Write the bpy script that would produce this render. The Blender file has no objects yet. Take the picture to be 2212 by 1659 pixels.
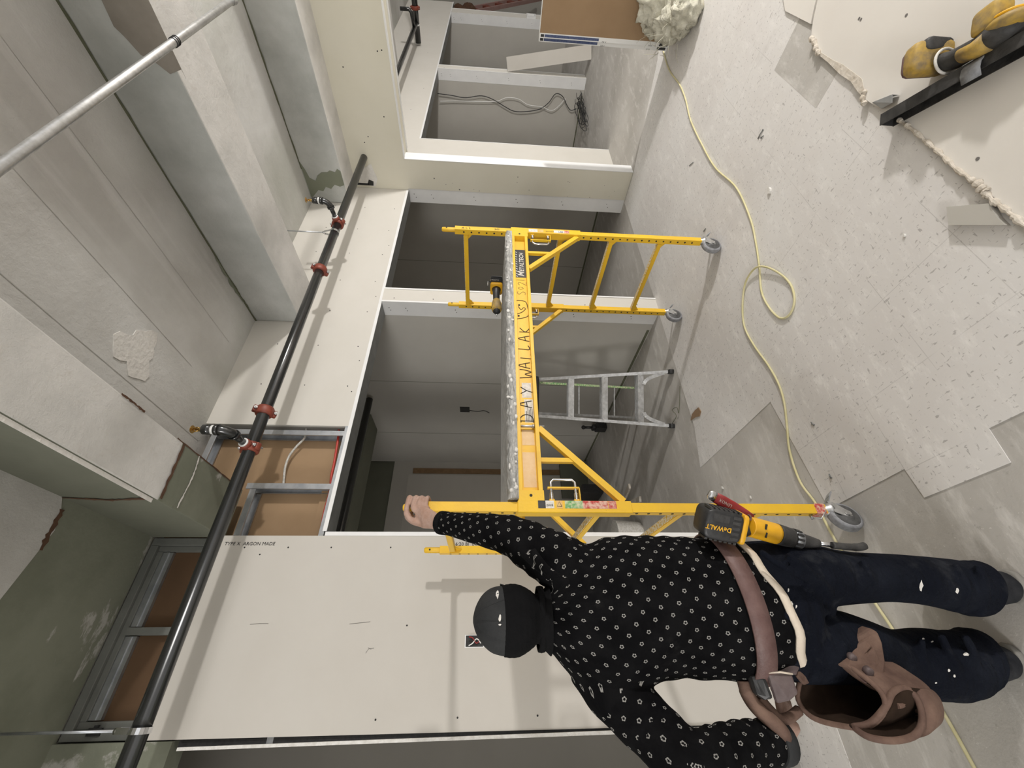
import bpy, bmesh, math, random
from mathutils import Vector, Matrix
random.seed(7)
S = bpy.context.scene
COL = S.collection
V = Vector

# ---------------------------------------------------------------- camera (phone turned on its side: world up is image left)
FPX = 891.97
YAW, PIT, ROL = math.radians(35.66519), math.radians(3.58124), math.radians(1.44715)
EYE = V((0, 0, 1.6))
FW = V((math.sin(YAW)*math.cos(PIT), math.cos(YAW)*math.cos(PIT), -math.sin(PIT)))
_r0 = V((math.cos(YAW), -math.sin(YAW), 0)); _u0 = _r0.cross(FW)
RT = math.cos(ROL)*_r0 + math.sin(ROL)*_u0
UP = -math.sin(ROL)*_r0 + math.cos(ROL)*_u0
cam = bpy.data.cameras.new('camera'); camo = bpy.data.objects.new('camera', cam); COL.objects.link(camo)
cam.sensor_fit = 'HORIZONTAL'; cam.sensor_width = 36; cam.lens = 36*FPX/2212; cam.clip_start = .05; cam.clip_end = 60
mm = Matrix(((-UP.x, RT.x, -FW.x, EYE.x), (-UP.y, RT.y, -FW.y, EYE.y), (-UP.z, RT.z, -FW.z, EYE.z), (0, 0, 0, 1)))
camo.matrix_world = mm
S.camera = camo

# ---------------------------------------------------------------- world, lamps, exposure
S.view_settings.view_transform = 'Standard'; S.view_settings.look = 'None'
S.view_settings.exposure = 0.72; S.view_settings.gamma = 1.0; S.view_settings.use_curve_mapping = False
W = bpy.data.worlds.new('room_light'); S.world = W; W.use_nodes = True
W.node_tree.nodes['Background'].inputs[0].default_value = (1.0, .98, .96, 1)
W.node_tree.nodes['Background'].inputs[1].default_value = .55
def lamp(name, loc, target, power, size, col=(1, .955, .90)):
    l = bpy.data.lights.new(name, 'AREA'); l.shape = 'DISK'; l.size = size; l.energy = power; l.color = col; l.spread = math.radians(170)
    o = bpy.data.objects.new(name, l); COL.objects.link(o); o.location = loc
    o.rotation_euler = (V(target)-V(loc)).to_track_quat('-Z', 'Y').to_euler(); return o
wl_ = bpy.data.lights.new('work_lamp', 'POINT'); wl_.energy = 520; wl_.shadow_soft_size = .13; wl_.color = (1, .967, .935)
wo_ = bpy.data.objects.new('work_lamp', wl_); COL.objects.link(wo_); wo_.location = (4.9, -3.3, 1.98)
wl2 = bpy.data.lights.new('left_lamp', 'POINT'); wl2.energy = 420; wl2.shadow_soft_size = .8; wl2.color = (1, .975, .945)
wo2 = bpy.data.objects.new('left_lamp', wl2); COL.objects.link(wo2); wo2.location = (-5.5, -1.2, 2.5)

# ---------------------------------------------------------------- turning photo points into places on real planes
def ray(x, y): return FW + (829.5-y)/FPX*RT + (1106-x)/FPX*UP
def floor_at(x, y, z=0.0):
    d = ray(x, y); return EYE + d*((z-EYE.z)/d.z)
def wall_at(x, y, Y):
    d = ray(x, y); return EYE + d*(Y/d.y)
def side_at(x, y, X):
    d = ray(x, y); return EYE + d*(X/d.x)
def at(x, y, d): return EYE + ray(x, y)*d
def pxm(n, d): return n*d/FPX

# ---------------------------------------------------------------- materials
MAT = {}
def mat(name, col, rough=.6, metal=0.0, noise=None, bump=None, spec=.5):
    """col linear rgb; noise=(scale, amount, colour2); bump=(scale, strength)"""
    m = bpy.data.materials.new(name); m.use_nodes = True; nt = m.node_tree; b = nt.nodes['Principled BSDF']
    b.inputs['Base Color'].default_value = (*col, 1); b.inputs['Roughness'].default_value = rough
    b.inputs['Metallic'].default_value = metal; b.inputs['Specular IOR Level'].default_value = spec
    tc = nt.nodes.new('ShaderNodeTexCoord')
    geo = nt.nodes.new('ShaderNodeNewGeometry')
    if noise:
        n = nt.nodes.new('ShaderNodeTexNoise'); n.inputs['Scale'].default_value = noise[0]; n.inputs['Detail'].default_value = 6; n.inputs['Roughness'].default_value = .6
        nt.links.new(geo.outputs['Position'], n.inputs['Vector'])
        r = nt.nodes.new('ShaderNodeValToRGB'); r.color_ramp.elements[0].position = .5-noise[1]/2; r.color_ramp.elements[1].position = .5+noise[1]/2
        r.color_ramp.elements[0].color = (*col, 1); r.color_ramp.elements[1].color = (*noise[2], 1)
        nt.links.new(n.outputs['Fac'], r.inputs['Fac']); nt.links.new(r.outputs['Color'], b.inputs['Base Color'])
    if bump:
        n2 = nt.nodes.new('ShaderNodeTexNoise'); n2.inputs['Scale'].default_value = bump[0]; n2.inputs['Detail'].default_value = 5
        nt.links.new(geo.outputs['Position'], n2.inputs['Vector'])
        bp = nt.nodes.new('ShaderNodeBump'); bp.inputs['Strength'].default_value = bump[1]; bp.inputs['Distance'].default_value = .01
        nt.links.new(n2.outputs['Fac'], bp.inputs['Height']); nt.links.new(bp.outputs['Normal'], b.inputs['Normal'])
    MAT[name] = m; return m
class NT:
    """tiny node helper"""
    def __init__(s, m): s.t = m.node_tree; s.b = s.t.nodes['Principled BSDF']
    def n(s, typ, **k):
        x = s.t.nodes.new(typ)
        for a, v in k.items(): setattr(x, a, v)
        return x
    def l(s, a, b): s.t.links.new(a, b)
    def val(s, op, a, b=None, c=None):
        x = s.n('ShaderNodeMath', operation=op)
        for i, q in enumerate((a, b, c)):
            if q is None: continue
            if isinstance(q, (int, float)): x.inputs[i].default_value = q
            else: s.l(q, x.inputs[i])
        return x.outputs[0]
    def noise(s, vec, scale, detail=5, rough=.6):
        x = s.n('ShaderNodeTexNoise'); x.inputs['Scale'].default_value = scale; x.inputs['Detail'].default_value = detail; x.inputs['Roughness'].default_value = rough
        s.l(vec, x.inputs['Vector']); return x.outputs['Fac']
    def ramp(s, f, stops):
        x = s.n('ShaderNodeValToRGB'); e = x.color_ramp.elements
        while len(e) < len(stops): e.new(.5)
        for i, (p, c) in enumerate(stops):
            e[i].position = p; e[i].color = (*c, 1) if len(c) == 3 else c
        s.l(f, x.inputs['Fac']); return x.outputs['Color']
    def mix(s, f, a, b):
        x = s.n('ShaderNodeMix', data_type='RGBA')
        if isinstance(f, (int, float)): x.inputs[0].default_value = f
        else: s.l(f, x.inputs[0])
        for i, q in ((6, a), (7, b)):
            if isinstance(q, tuple): x.inputs[i].default_value = (*q, 1)
            else: s.l(q, x.inputs[i])
        return x.outputs[2]
    def mapping(s, vec, scale=(1, 1, 1), rot=(0, 0, 0), loc=(0, 0, 0)):
        x = s.n('ShaderNodeMapping'); x.inputs['Location'].default_value = loc; x.inputs['Scale'].default_value = scale; x.inputs['Rotation'].default_value = rot
        s.l(vec, x.inputs['Vector']); return x.outputs[0]
    def bump(s, h, st, dist=.01):
        x = s.n('ShaderNodeBump'); x.inputs['Strength'].default_value = st; x.inputs['Distance'].default_value = dist
        s.l(h, x.inputs['Height']); s.l(x.outputs[0], s.b.inputs['Normal'])

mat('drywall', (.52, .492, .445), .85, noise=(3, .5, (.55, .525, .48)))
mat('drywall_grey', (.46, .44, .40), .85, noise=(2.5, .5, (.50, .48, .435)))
mat('drywall_lit', (.60, .575, .52), .85, noise=(3, .5, (.635, .61, .56)))  # lighter copy of drywall, stronger lamplight put into the colour
mat('drywall_pale', (.68, .645, .595), .85, noise=(3, .5, (.72, .69, .64)))
mat('cream_board', (.66, .63, .52), .8, noise=(2, .5, (.70, .67, .57)))
mat('gypsum', (.75, .74, .71), .9, noise=(40, .3, (.62, .60, .56)), bump=(60, .5))
mat('paper_torn', (.50, .44, .36), .9, noise=(30, .4, (.66, .61, .54)), bump=(50, .5))
mat('brown_paper', (.29, .19, .105), .85, noise=(4, .4, (.33, .22, .125)))
mat('dark_brown_board', (.085, .045, .02), .8, noise=(5, .5, (.11, .06, .027)))
mat('white_metal', (.80, .80, .79), .5, noise=(6, .4, (.74, .74, .735)))
mat('galvanised', (.55, .57, .59), .38, .85, noise=(14, .35, (.40, .42, .45)), bump=(30, .08))
mat('dark_steel', (.24, .245, .24), .5, .4, noise=(10, .4, (.17, .175, .17)))
mat('grey_frame', (.115, .12, .108), .7, noise=(8, .4, (.15, .155, .14)), bump=(30, .15))
mat('aluminium', (.62, .63, .63), .42, .8, noise=(30, .35, (.40, .40, .40)), bump=(60, .1))
mat('chrome', (.75, .76, .78), .2, 1.0)
mat('zinc', (.60, .60, .60), .35, .8, noise=(40, .3, (.45, .45, .44)))
mat('black_pipe', (.012, .013, .013), .2, 0, noise=(12, .4, (.022, .022, .021)), spec=.8)
mat('red_coupling', (.25, .055, .03), .5, noise=(30, .4, (.17, .035, .02)))
mat('white_ring', (.78, .78, .76), .5)
mat('brass', (.55, .36, .12), .35, 1.0)
mat('green_paint', (.19, .205, .15), .8, noise=(4, .5, (.225, .24, .18)), bump=(30, .15))
mat('old_paint_dark', (.135, .14, .105), .8, noise=(4, .5, (.165, .17, .13)), bump=(30, .15))
mat('bare_taupe', (.20, .175, .145), .9, noise=(6, .5, (.27, .245, .21)), bump=(30, .2))
mat('rust', (.07, .035, .02), .9, noise=(30, .4, (.12, .06, .03)))
mat('crease', (.33, .32, .29), .9, noise=(25, .4, (.42, .41, .38)))
mat('olive_crack', (.10, .105, .065), .9, noise=(25, .4, (.15, .155, .10)))
mat('plaster_patch', (.62, .60, .57), .9, noise=(25, .4, (.72, .70, .66)), bump=(50, .4))
mat('black_plastic', (.012, .012, .013), .45, noise=(60, .4, (.03, .03, .03)))
mat('dusty_black', (.012, .012, .012), .6, noise=(25, .4, (.05, .048, .046)), bump=(60, .2))
mat('dewalt_yellow', (.80, .42, .012), .45, noise=(20, .4, (.70, .36, .015)))
mat('dusty_yellow', (.52, .33, .05), .6, noise=(22, .3, (.22, .16, .08)), bump=(40, .2))
mat('dark_print', (.02, .02, .02), .8)
mat('faint_print', (.16, .15, .14), .9)
mat('white_label', (.75, .73, .69), .6, noise=(60, .3, (.55, .52, .46)))
mat('peach_bare', (.72, .50, .25), .6, noise=(50, .4, (.78, .58, .34)))
mat('red_label', (.50, .05, .045), .6, noise=(70, .2, (.70, .45, .35)))
mat('green_label', (.14, .36, .12), .6, noise=(70, .2, (.6, .6, .4)))
mat('orange_label', (.72, .38, .12), .6, noise=(60, .3, (.7, .5, .2)))
mat('cord_yellow', (.58, .53, .28), .55, noise=(18, .4, (.66, .61, .38)))
mat('red_cable', (.45, .05, .035), .5)
mat('yellow_cable', (.62, .45, .05), .5)
mat('grey_cable', (.55, .53, .48), .5, noise=(90, .2, (.38, .37, .34)))
mat('black_cable', (.02, .02, .02), .6)
mat('red_handle', (.32, .022, .022), .45, noise=(25, .4, (.25, .03, .03)))
mat('blue_tape', (.035, .06, .16), .5, noise=(60, .25, (.09, .11, .2)))
mat('pink_steel', (.33, .20, .18), .6, noise=(10, .4, (.38, .25, .22)))
mat('brick_red', (.20, .055, .035), .8)
mat('wool', (.52, .50, .40), .95, noise=(14, .4, (.62, .60, .51)), bump=(45, .9))
mat('wood_strip', (.20, .12, .055), .7, noise=(20, .4, (.26, .16, .08)))
mat('skin', (.36, .215, .155), .6, noise=(30, .5, (.45, .32, .27)), bump=(90, .25), spec=.3)
mat('trousers', (.0045, .006, .0105), .95, noise=(7, .5, (.008, .010, .016)), bump=(90, .25), spec=.08)
mat('cap_grey', (.026, .027, .028), .9, noise=(12, .45, (.042, .043, .044)), bump=(150, .2), spec=.15)
mat('black_cloth', (.004, .004, .0045), .9, noise=(9, .5, (.008, .008, .0085)), bump=(120, .2), spec=.1)
mat('cream_cloth', (.62, .53, .42), .85, noise=(20, .4, (.70, .62, .52)), bump=(150, .2))
mat('boot', (.012, .013, .016), .85, noise=(25, .45, (.034, .035, .038)), bump=(60, .3), spec=.15)
mat('boot_sole', (.22, .21, .19), .8)
mat('hair', (.015, .012, .01), .7)
mat('belt_leather', (.105, .055, .05), .55, noise=(25, .4, (.16, .095, .085)), bump=(70, .25))
mat('tan_leather', (.20, .128, .096), .75, noise=(14, .45, (.085, .050, .040)), bump=(45, .4), spec=.2)
mat('dark_leather', (.085, .06, .06), .6, noise=(20, .4, (.14, .105, .10)), bump=(60, .25))
mat('pouch_shade', (.016, .010, .007), .95, noise=(14, .4, (.035, .022, .015)), spec=.1)  # near black: the shade deep in the pockets is put into the colour
mat('rubber_tyre', (.33, .34, .36), .7, noise=(50, .4, (.18, .18, .19)))
mat('wheel_hub', (.05, .05, .05), .6, noise=(40, .4, (.12, .12, .12)))
mat('leaf_paper', (.26, .17, .10), .8)

m = MAT['trousers']; k = NT(m); g = k.n('ShaderNodeNewGeometry').outputs['Position']
gm = k.mapping(g, (7, 7, 16), (.5, .3, .2))
k.bump(k.val('ADD', k.noise(gm, 1.2, 3, .5), k.val('MULTIPLY', k.noise(g, 160, 3), .08)), .9, .035)
k.l(k.mix(k.ramp(k.noise(g, 9, 6, .7), [(.56, (0, 0, 0)), (.75, (.7, .7, .7))]), k.ramp(k.noise(g, 5, 4), [(.4, (.005, .0062, .0105)), (.65, (.010, .012, .018))]), (.035, .037, .042)), k.b.inputs['Base Color'])
# yellow scaffold paint: chips and grime
m = mat('yellow_paint', (.82, .50, .02), .42); k = NT(m); g = k.n('ShaderNodeNewGeometry').outputs['Position']
c1 = k.mix(k.ramp(k.noise(g, 6), [(.35, (0, 0, 0)), (.7, (1, 1, 1))]), (.83, .51, .018), (.74, .44, .03))
c2 = k.mix(k.ramp(k.noise(g, 45, 6, .7), [(.66, (0, 0, 0)), (.69, (1, 1, 1))]), c1, (.55, .40, .18))
c3 = k.mix(k.ramp(k.noise(g, 120, 4, .7), [(.70, (0, 0, 0)), (.73, (1, 1, 1))]), c2, (.10, .07, .03))
k.l(c3, k.b.inputs['Base Color']); k.bump(k.noise(g, 80), .08)
# plaster-caked plywood edge
m = mat('caked_deck', (.5, .5, .48), .95); k = NT(m); g = k.n('ShaderNodeNewGeometry').outputs['Position']
gm = k.mapping(g, (9, 40, 40))
k.l(k.mix(k.ramp(k.noise(gm, 1.6, 8, .7), [(.34, (0, 0, 0)), (.62, (1, 1, 1))]), (.25, .25, .24), (.68, .67, .64)), k.b.inputs['Base Color']); k.bump(k.noise(gm, 3, 6), .9, .02)
# anti-slip rung top
m = mat('rung_grip', (.6, .5, .3), .9); k = NT(m); g = k.n('ShaderNodeNewGeometry').outputs['Position']
k.l(k.mix(k.ramp(k.noise(g, 90, 3), [(.42, (0, 0, 0)), (.55, (1, 1, 1))]), (.62, .38, .03), (.72, .66, .52)), k.b.inputs['Base Color'])
# ceiling plaster
m = mat('ceiling_plaster', (.5, .5, .48), .92); k = NT(m); g = k.n('ShaderNodeNewGeometry').outputs['Position']
a1 = k.ramp(k.noise(g, 1.3, 6, .55), [(.30, (.41, .395, .37)), (.5, (.51, .50, .475)), (.68, (.61, .605, .585))])
gm = k.mapping(g, (7, .6, 3)); a2 = k.mix(k.ramp(k.noise(gm, 1.2, 6), [(.5, (0, 0, 0)), (.72, (.6, .6, .6))]), a1, (.60, .59, .57))
a3 = k.mix(k.ramp(k.noise(g, .9, 4), [(.52, (0, 0, 0)), (.7, (.45, .45, .45))]), a2, (.40, .415, .36))
k.l(a3, k.b.inputs['Base Color']); k.bump(k.noise(g, 14, 9, .7), .5, .014)
# beam concrete: rougher skim coat
m = mat('beam_plaster', (.5, .5, .48), .95); k = NT(m); g = k.n('ShaderNodeNewGeometry').outputs['Position']
a1 = k.ramp(k.noise(g, 2.2, 6, .6), [(.30, (.52, .51, .485)), (.5, (.64, .625, .595)), (.70, (.76, .74, .71))])
a3 = k.mix(k.ramp(k.noise(g, 12, 6, .7), [(.58, (0, 0, 0)), (.70, (.7, .7, .7))]), a1, (.58, .55, .51))
k.l(a3, k.b.inputs['Base Color']); k.bump(k.noise(g, 24, 9, .75), .6, .014)
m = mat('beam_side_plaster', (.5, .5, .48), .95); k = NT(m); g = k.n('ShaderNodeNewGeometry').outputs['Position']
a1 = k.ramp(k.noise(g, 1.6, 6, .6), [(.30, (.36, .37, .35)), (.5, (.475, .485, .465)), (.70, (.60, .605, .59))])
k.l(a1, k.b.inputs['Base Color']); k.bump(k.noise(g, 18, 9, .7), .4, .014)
m = mat('green_worn', (.3, .3, .25), .9); k = NT(m); g = k.n('ShaderNodeNewGeometry').outputs['Position']
a1 = k.ramp(k.noise(g, 3, 6, .6), [(.4, (.165, .175, .13)), (.6, (.205, .215, .165))])
a3 = k.mix(k.ramp(k.noise(k.mapping(g, (1, 2.5, 1)), 2.2, 7, .65), [(.60, (0, 0, 0)), (.64, (1, 1, 1))]), a1, (.40, .39, .36))
k.l(a3, k.b.inputs['Base Color']); k.bump(k.noise(g, 20, 7), .25)
# floors
m = mat('concrete_floor', (.4, .4, .38), .85); k = NT(m); g = k.n('ShaderNodeNewGeometry').outputs['Position']
a1 = k.ramp(k.noise(g, 1.5, 7, .6), [(.3, (.40, .38, .35)), (.5, (.48, .46, .43)), (.7, (.56, .54, .51))])
a2 = k.mix(k.ramp(k.noise(k.mapping(g, (1, 3.0, 1), (0, 0, .2)), 3.5, 9, .72), [(.52, (0, 0, 0)), (.66, (.8, .8, .8))]), a1, (.64, .62, .59))
a3 = k.mix(k.ramp(k.noise(g, 30, 6, .7), [(.60, (0, 0, 0)), (.72, (.6, .6, .6))]), a2, (.25, .23, .205))
a3 = k.mix(k.ramp(k.noise(g, 75, 4, .7), [(.64, (0, 0, 0)), (.70, (.8, .8, .8))]), a3, (.72, .70, .67))
k.l(a3, k.b.inputs['Base Color']); k.bump(k.noise(g, 25, 8, .7), .25)
m = mat('vinyl_tile', (.5, .48, .46), .55); k = NT(m); g = k.n('ShaderNodeNewGeometry').outputs['Position']
a1 = k.ramp(k.noise(g, 1.1, 6, .6), [(.3, (.65, .625, .605)), (.5, (.70, .68, .66)), (.7, (.74, .73, .715))])
sp = k.noise(k.mapping(g, (85, 30, 1), (0, 0, .9)), 1.0, 2); sp2 = k.noise(k.mapping(g, (28, 95, 1), (0, 0, .35)), 1.0, 2)
spk = k.val('MAXIMUM', k.ramp(sp, [(.64, (0, 0, 0)), (.69, (1, 1, 1))]), k.ramp(sp2, [(.65, (0, 0, 0)), (.70, (1, 1, 1))]))
a2 = k.mix(k.val('MULTIPLY', spk, .62), a1, (.29, .275, .265))
# tile joints, 305 mm grid turned to the room's diagonal
gm = k.mapping(g, (1/.305, 1/.305, 1), (0, 0, 0), (-.62/.305, -.756/.305, 0))
sx = k.n('ShaderNodeSeparateXYZ'); k.l(gm, sx.inputs[0])
def edge(o): return k.val('ABSOLUTE', k.val('SUBTRACT', k.val('FRACT', o), .5))
jt = k.val('GREATER_THAN', k.val('MAXIMUM', edge(sx.outputs[0]), edge(sx.outputs[1])), .4955)
msk = k.ramp(k.noise(g, 1.8, 3), [(.48, (0, 0, 0)), (.56, (1, 1, 1))])
a3 = k.mix(k.val('MULTIPLY', k.val('MULTIPLY', jt, msk), .35), a2, (.28, .265, .25))
sy = k.n('ShaderNodeSeparateXYZ'); k.l(g, sy.inputs[0])
mr = k.n('ShaderNodeMapRange'); mr.inputs['From Min'].default_value = .5; mr.inputs['From Max'].default_value = 1.9; mr.inputs['To Min'].default_value = .25; mr.inputs['To Max'].default_value = 1.0
k.l(k.val('ADD', sy.outputs[1], k.val('MULTIPLY', k.noise(g, 1.5, 4), .8)), mr.inputs['Value'])
a4 = k.mix(k.val('MULTIPLY', mr.outputs[0], k.ramp(k.noise(k.mapping(g, (1, 2.4, 1), (0, 0, .4)), 6.5, 10, .78), [(.52, (0, 0, 0)), (.68, (.8, .8, .8))])), a3, (.86, .845, .82))
a4 = k.mix(k.ramp(k.noise(k.mapping(g, (1.4, 1, 1)), 2.1, 8, .7), [(.60, (0, 0, 0)), (.74, (.45, .45, .45))]), a4, (.46, .43, .40))
k.l(a4, k.b.inputs['Base Color']); k.bump(k.noise(g, 30, 5), .06)
# shirt: small white five-petal flowers on a diamond grid (uv in metres)
m = mat('flower_shirt', (.007, .007, .0075), .92); k = NT(m)
uv = k.n('ShaderNodeUVMap').outputs[0]
wob = k.n('ShaderNodeTexNoise'); wob.inputs['Scale'].default_value = 9; k.l(uv, wob.inputs['Vector'])
um = k.n('ShaderNodeVectorMath', operation='MULTIPLY_ADD'); k.l(wob.outputs['Color'], um.inputs[0]); um.inputs[1].default_value = (.008, .008, 0); k.l(uv, um.inputs[2])
mp = k.mapping(um.outputs[0], (1/.0345, 1/.0345, 1), (0, 0, math.radians(33)))
sx = k.n('ShaderNodeSeparateXYZ'); k.l(mp, sx.inputs[0])
fx = k.val('SUBTRACT', k.val('FRACT', sx.outputs[0]), .5); fy = k.val('SUBTRACT', k.val('FRACT', sx.outputs[1]), .5)
rr = k.val('SQRT', k.val('ADD', k.val('MULTIPLY', fx, fx), k.val('MULTIPLY', fy, fy)))
th = k.val('ARCTAN2', fy, fx); pet = k.val('MULTIPLY', k.val('COSINE', k.val('MULTIPLY', th, 5)), .018)
outer = k.val('LESS_THAN', rr, k.val('ADD', pet, .145)); inner = k.val('GREATER_THAN', rr, k.val('SUBTRACT', .078, pet))
fl = k.val('MULTIPLY', outer, inner)
base = k.ramp(k.noise(uv, 14, 5), [(.4, (.003, .003, .0035)), (.62, (.006, .006, .0065))])
dust = k.mix(k.ramp(k.noise(uv, 6, 7, .7), [(.62, (0, 0, 0)), (.8, (.5, .5, .5))]), base, (.035, .034, .032))
k.b.inputs['Specular IOR Level'].default_value = .07; k.l(k.mix(k.val('MULTIPLY', fl, .8), dust, (.33, .32, .30)), k.b.inputs['Base Color'])
k.bump(k.noise(uv, 60, 4), .35, .004)

# ---------------------------------------------------------------- mesh helpers
ORG = {}
def frame(t, up=V((0, 0, 1))):
    t = t.normalized(); a = up.cross(t)
    if a.length < 1e-4: a = V((1, 0, 0)).cross(t)
    a.normalize(); return a, t.cross(a).normalized()
class MB:
    def __init__(s): s.v = []; s.f = []; s.m = []; s.s = []
    def add(s, vs, fs, mt=0, smooth=False):
        o = len(s.v); s.v += [V(p) for p in vs]
        for f in fs: s.f.append([o+i for i in f]); s.m.append(mt); s.s.append(smooth)
        return s
    def hexa(s, c8, mt=0):
        return s.add(c8, [(0, 3, 2, 1), (4, 5, 6, 7), (0, 1, 5, 4), (1, 2, 6, 5), (2, 3, 7, 6), (3, 0, 4, 7)], mt)
    def box2(s, lo, hi, mt=0):
        x0, y0, z0 = lo; x1, y1, z1 = hi
        return s.hexa([(x0, y0, z0), (x1, y0, z0), (x1, y1, z0), (x0, y1, z0), (x0, y0, z1), (x1, y0, z1), (x1, y1, z1), (x0, y1, z1)], mt)
    def obox(s, c, ax, ay, az, mt=0):
        """centre + half-extent vectors"""
        c = V(c); ax = V(ax); ay = V(ay); az = V(az)
        return s.hexa([c-ax-ay-az, c+ax-ay-az, c+ax+ay-az, c-ax+ay-az, c-ax-ay+az, c+ax-ay+az, c+ax+ay+az, c-ax+ay+az], mt)
    def rbox(s, c, ax, ay, az, r=.2, n=3, mt=0):
        """rounded box: superellipse sections along az"""
        c = V(c); ax = V(ax); ay = V(ay); az = V(az); secs = []
        for zz, q in ((-1, 1-r*1.2), (-1+r*.35, 1-r*.35), (-1+r, 1), (1-r, 1), (1-r*.35, 1-r*.35), (1, 1-r*1.2)):
            secs.append((c+az*zz, ax*q, ay*q))
        return s.loft(secs, 24, mt, power=.42)
    def bar(s, p, q, w, h, mt=0, up=V((0, 0, 1))):
        p = V(p); q = V(q); a, b = frame(q-p, V(up)); return s.obox((p+q)/2, a*w/2, b*h/2, (q-p)/2, mt)
    def tube(s, pts, r, n=10, mt=0, caps=True, closed=False):
        pts = [V(p) for p in pts]; N = len(pts); rs = r if isinstance(r, (list, tuple)) else [r]*N
        base = len(s.v); a = None
        for i, p in enumerate(pts):
            if closed: t = pts[(i+1) % N]-pts[i-1]
            else: t = pts[min(i+1, N-1)]-pts[max(i-1, 0)]
            t.normalize()
            if a is None: a, b = frame(t)
            else:
                a = a-t*a.dot(t)
                if a.length < 1e-5: a, _ = frame(t)
                a.normalize(); b = t.cross(a)
            for j in range(n):
                w = 2*math.pi*j/n; s.v.append(p+(a*math.cos(w)+b*math.sin(w))*rs[i])
        for i in range(N if closed else N-1):
            for j in range(n):
                i2 = (i+1) % N
                s.f.append([base+i*n+j, base+i*n+(j+1) % n, base+i2*n+(j+1) % n, base+i2*n+j]); s.m.append(mt); s.s.append(True)
        if caps and not closed:
            s.f.append([base+j for j in range(n)][::-1]); s.m.append(mt); s.s.append(False)
            s.f.append([base+(N-1)*n+j for j in range(n)]); s.m.append(mt); s.s.append(False)
        return s
    def cyl(s, p, q, r, n=16, mt=0): return s.tube([p, q], r, n, mt)
    def torus(s, c, axis, R, r, n=24, k=8, mt=0, a0=0, a1=2*math.pi):
        c = V(c); a, b = frame(V(axis)); full = abs(a1-a0-2*math.pi) < 1e-6
        pts = [c+(a*math.cos(a0+(a1-a0)*i/n)+b*math.sin(a0+(a1-a0)*i/n))*R for i in range(n if full else n+1)]
        return s.tube(pts, r, k, mt, closed=full)
    def lathe(s, c, axis, prof, n=24, mt=0):
        c = V(c); ax = V(axis).normalized(); a, b = frame(ax); base = len(s.v)
        for h, r in prof:
            for j in range(n):
                w = 2*math.pi*j/n; s.v.append(c+ax*h+(a*math.cos(w)+b*math.sin(w))*r)
        for i in range(len(prof)-1):
            for j in range(n):
                s.f.append([base+i*n+j, base+i*n+(j+1) % n, base+(i+1)*n+(j+1) % n, base+(i+1)*n+j]); s.m.append(mt); s.s.append(True)
        s.f.append([base+j for j in range(n)][::-1]); s.m.append(mt); s.s.append(False)
        s.f.append([base+(len(prof)-1)*n+j for j in range(n)]); s.m.append(mt); s.s.append(False)
        return s
    def loft(s, secs, n=24, mt=0, power=1.0, cap=True):
        base = len(s.v)
        for P, A, B in secs:
            for j in range(n):
                w = 2*math.pi*j/n; cx, sy = math.cos(w), math.sin(w)
                if power != 1.0:
                    cx = math.copysign(abs(cx)**power, cx); sy = math.copysign(abs(sy)**power, sy)
                s.v.append(V(P)+V(A)*cx+V(B)*sy)
        for i in range(len(secs)-1):
            for j in range(n):
                s.f.append([base+i*n+j, base+i*n+(j+1) % n, base+(i+1)*n+(j+1) % n, base+(i+1)*n+j]); s.m.append(mt); s.s.append(True)
        if cap:
            s.f.append([base+j for j in range(n)][::-1]); s.m.append(mt); s.s.append(True)
            s.f.append([base+(len(secs)-1)*n+j for j in range(n)]); s.m.append(mt); s.s.append(True)
        return s
    def prism(s, pts, d, mt=0):
        pts = [V(p) for p in pts]; d = V(d); n = len(pts); o = len(s.v)
        s.v += pts+[p+d for p in pts]
        s.f.append(list(range(o, o+n))[::-1]); s.m.append(mt); s.s.append(False)
        s.f.append(list(range(o+n, o+2*n))); s.m.append(mt); s.s.append(False)
        for i in range(n):
            j = (i+1) % n; s.f.append([o+i, o+j, o+n+j, o+n+i]); s.m.append(mt); s.s.append(False)
        return s
    def disc(s, c, nrm, r, mt=0, n=10, h=.0012):
        nrm = V(nrm).normalized(); return s.tube([V(c)-nrm*h*.5, V(c)+nrm*h], r, n, mt)
    def sphere(s, c, r, mt=0, n=16, k=10, ax=None):
        c = V(c); X, Y, Z = ax or (V((1, 0, 0)), V((0, 1, 0)), V((0, 0, 1)))
        rx = ry = rz = r
        if isinstance(r, (tuple, list)): rx, ry, rz = r
        secs = []
        for i in range(k+1):
            w = -math.pi/2+math.pi*i/k; q = max(math.cos(w), .02)
            secs.append((c+Z*rz*math.sin(w), X*rx*q, Y*ry*q))
        return s.loft(secs, n, mt)
    def text(s, body, size, o, x, y, mt=0, lift=.0008, shear=0, bold=0):
        cu = bpy.data.curves.new('t', 'FONT'); cu.body = body; cu.size = size; cu.shear = shear; cu.offset = bold; cu.resolution_u = 2
        ob = bpy.data.objects.new('t', cu); COL.objects.link(ob)
        me = bpy.data.meshes.new_from_object(ob.evaluated_get(bpy.context.evaluated_depsgraph_get()))
        o = V(o); x = V(x).normalized(); y = V(y).normalized(); z = x.cross(y)
        s.add([o+x*q.co.x+y*q.co.y+z*lift for q in me.vertices], [list(p.vertices) for p in me.polygons], mt)
        bpy.data.objects.remove(ob); bpy.data.curves.remove(cu); bpy.data.meshes.remove(me); return s
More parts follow.
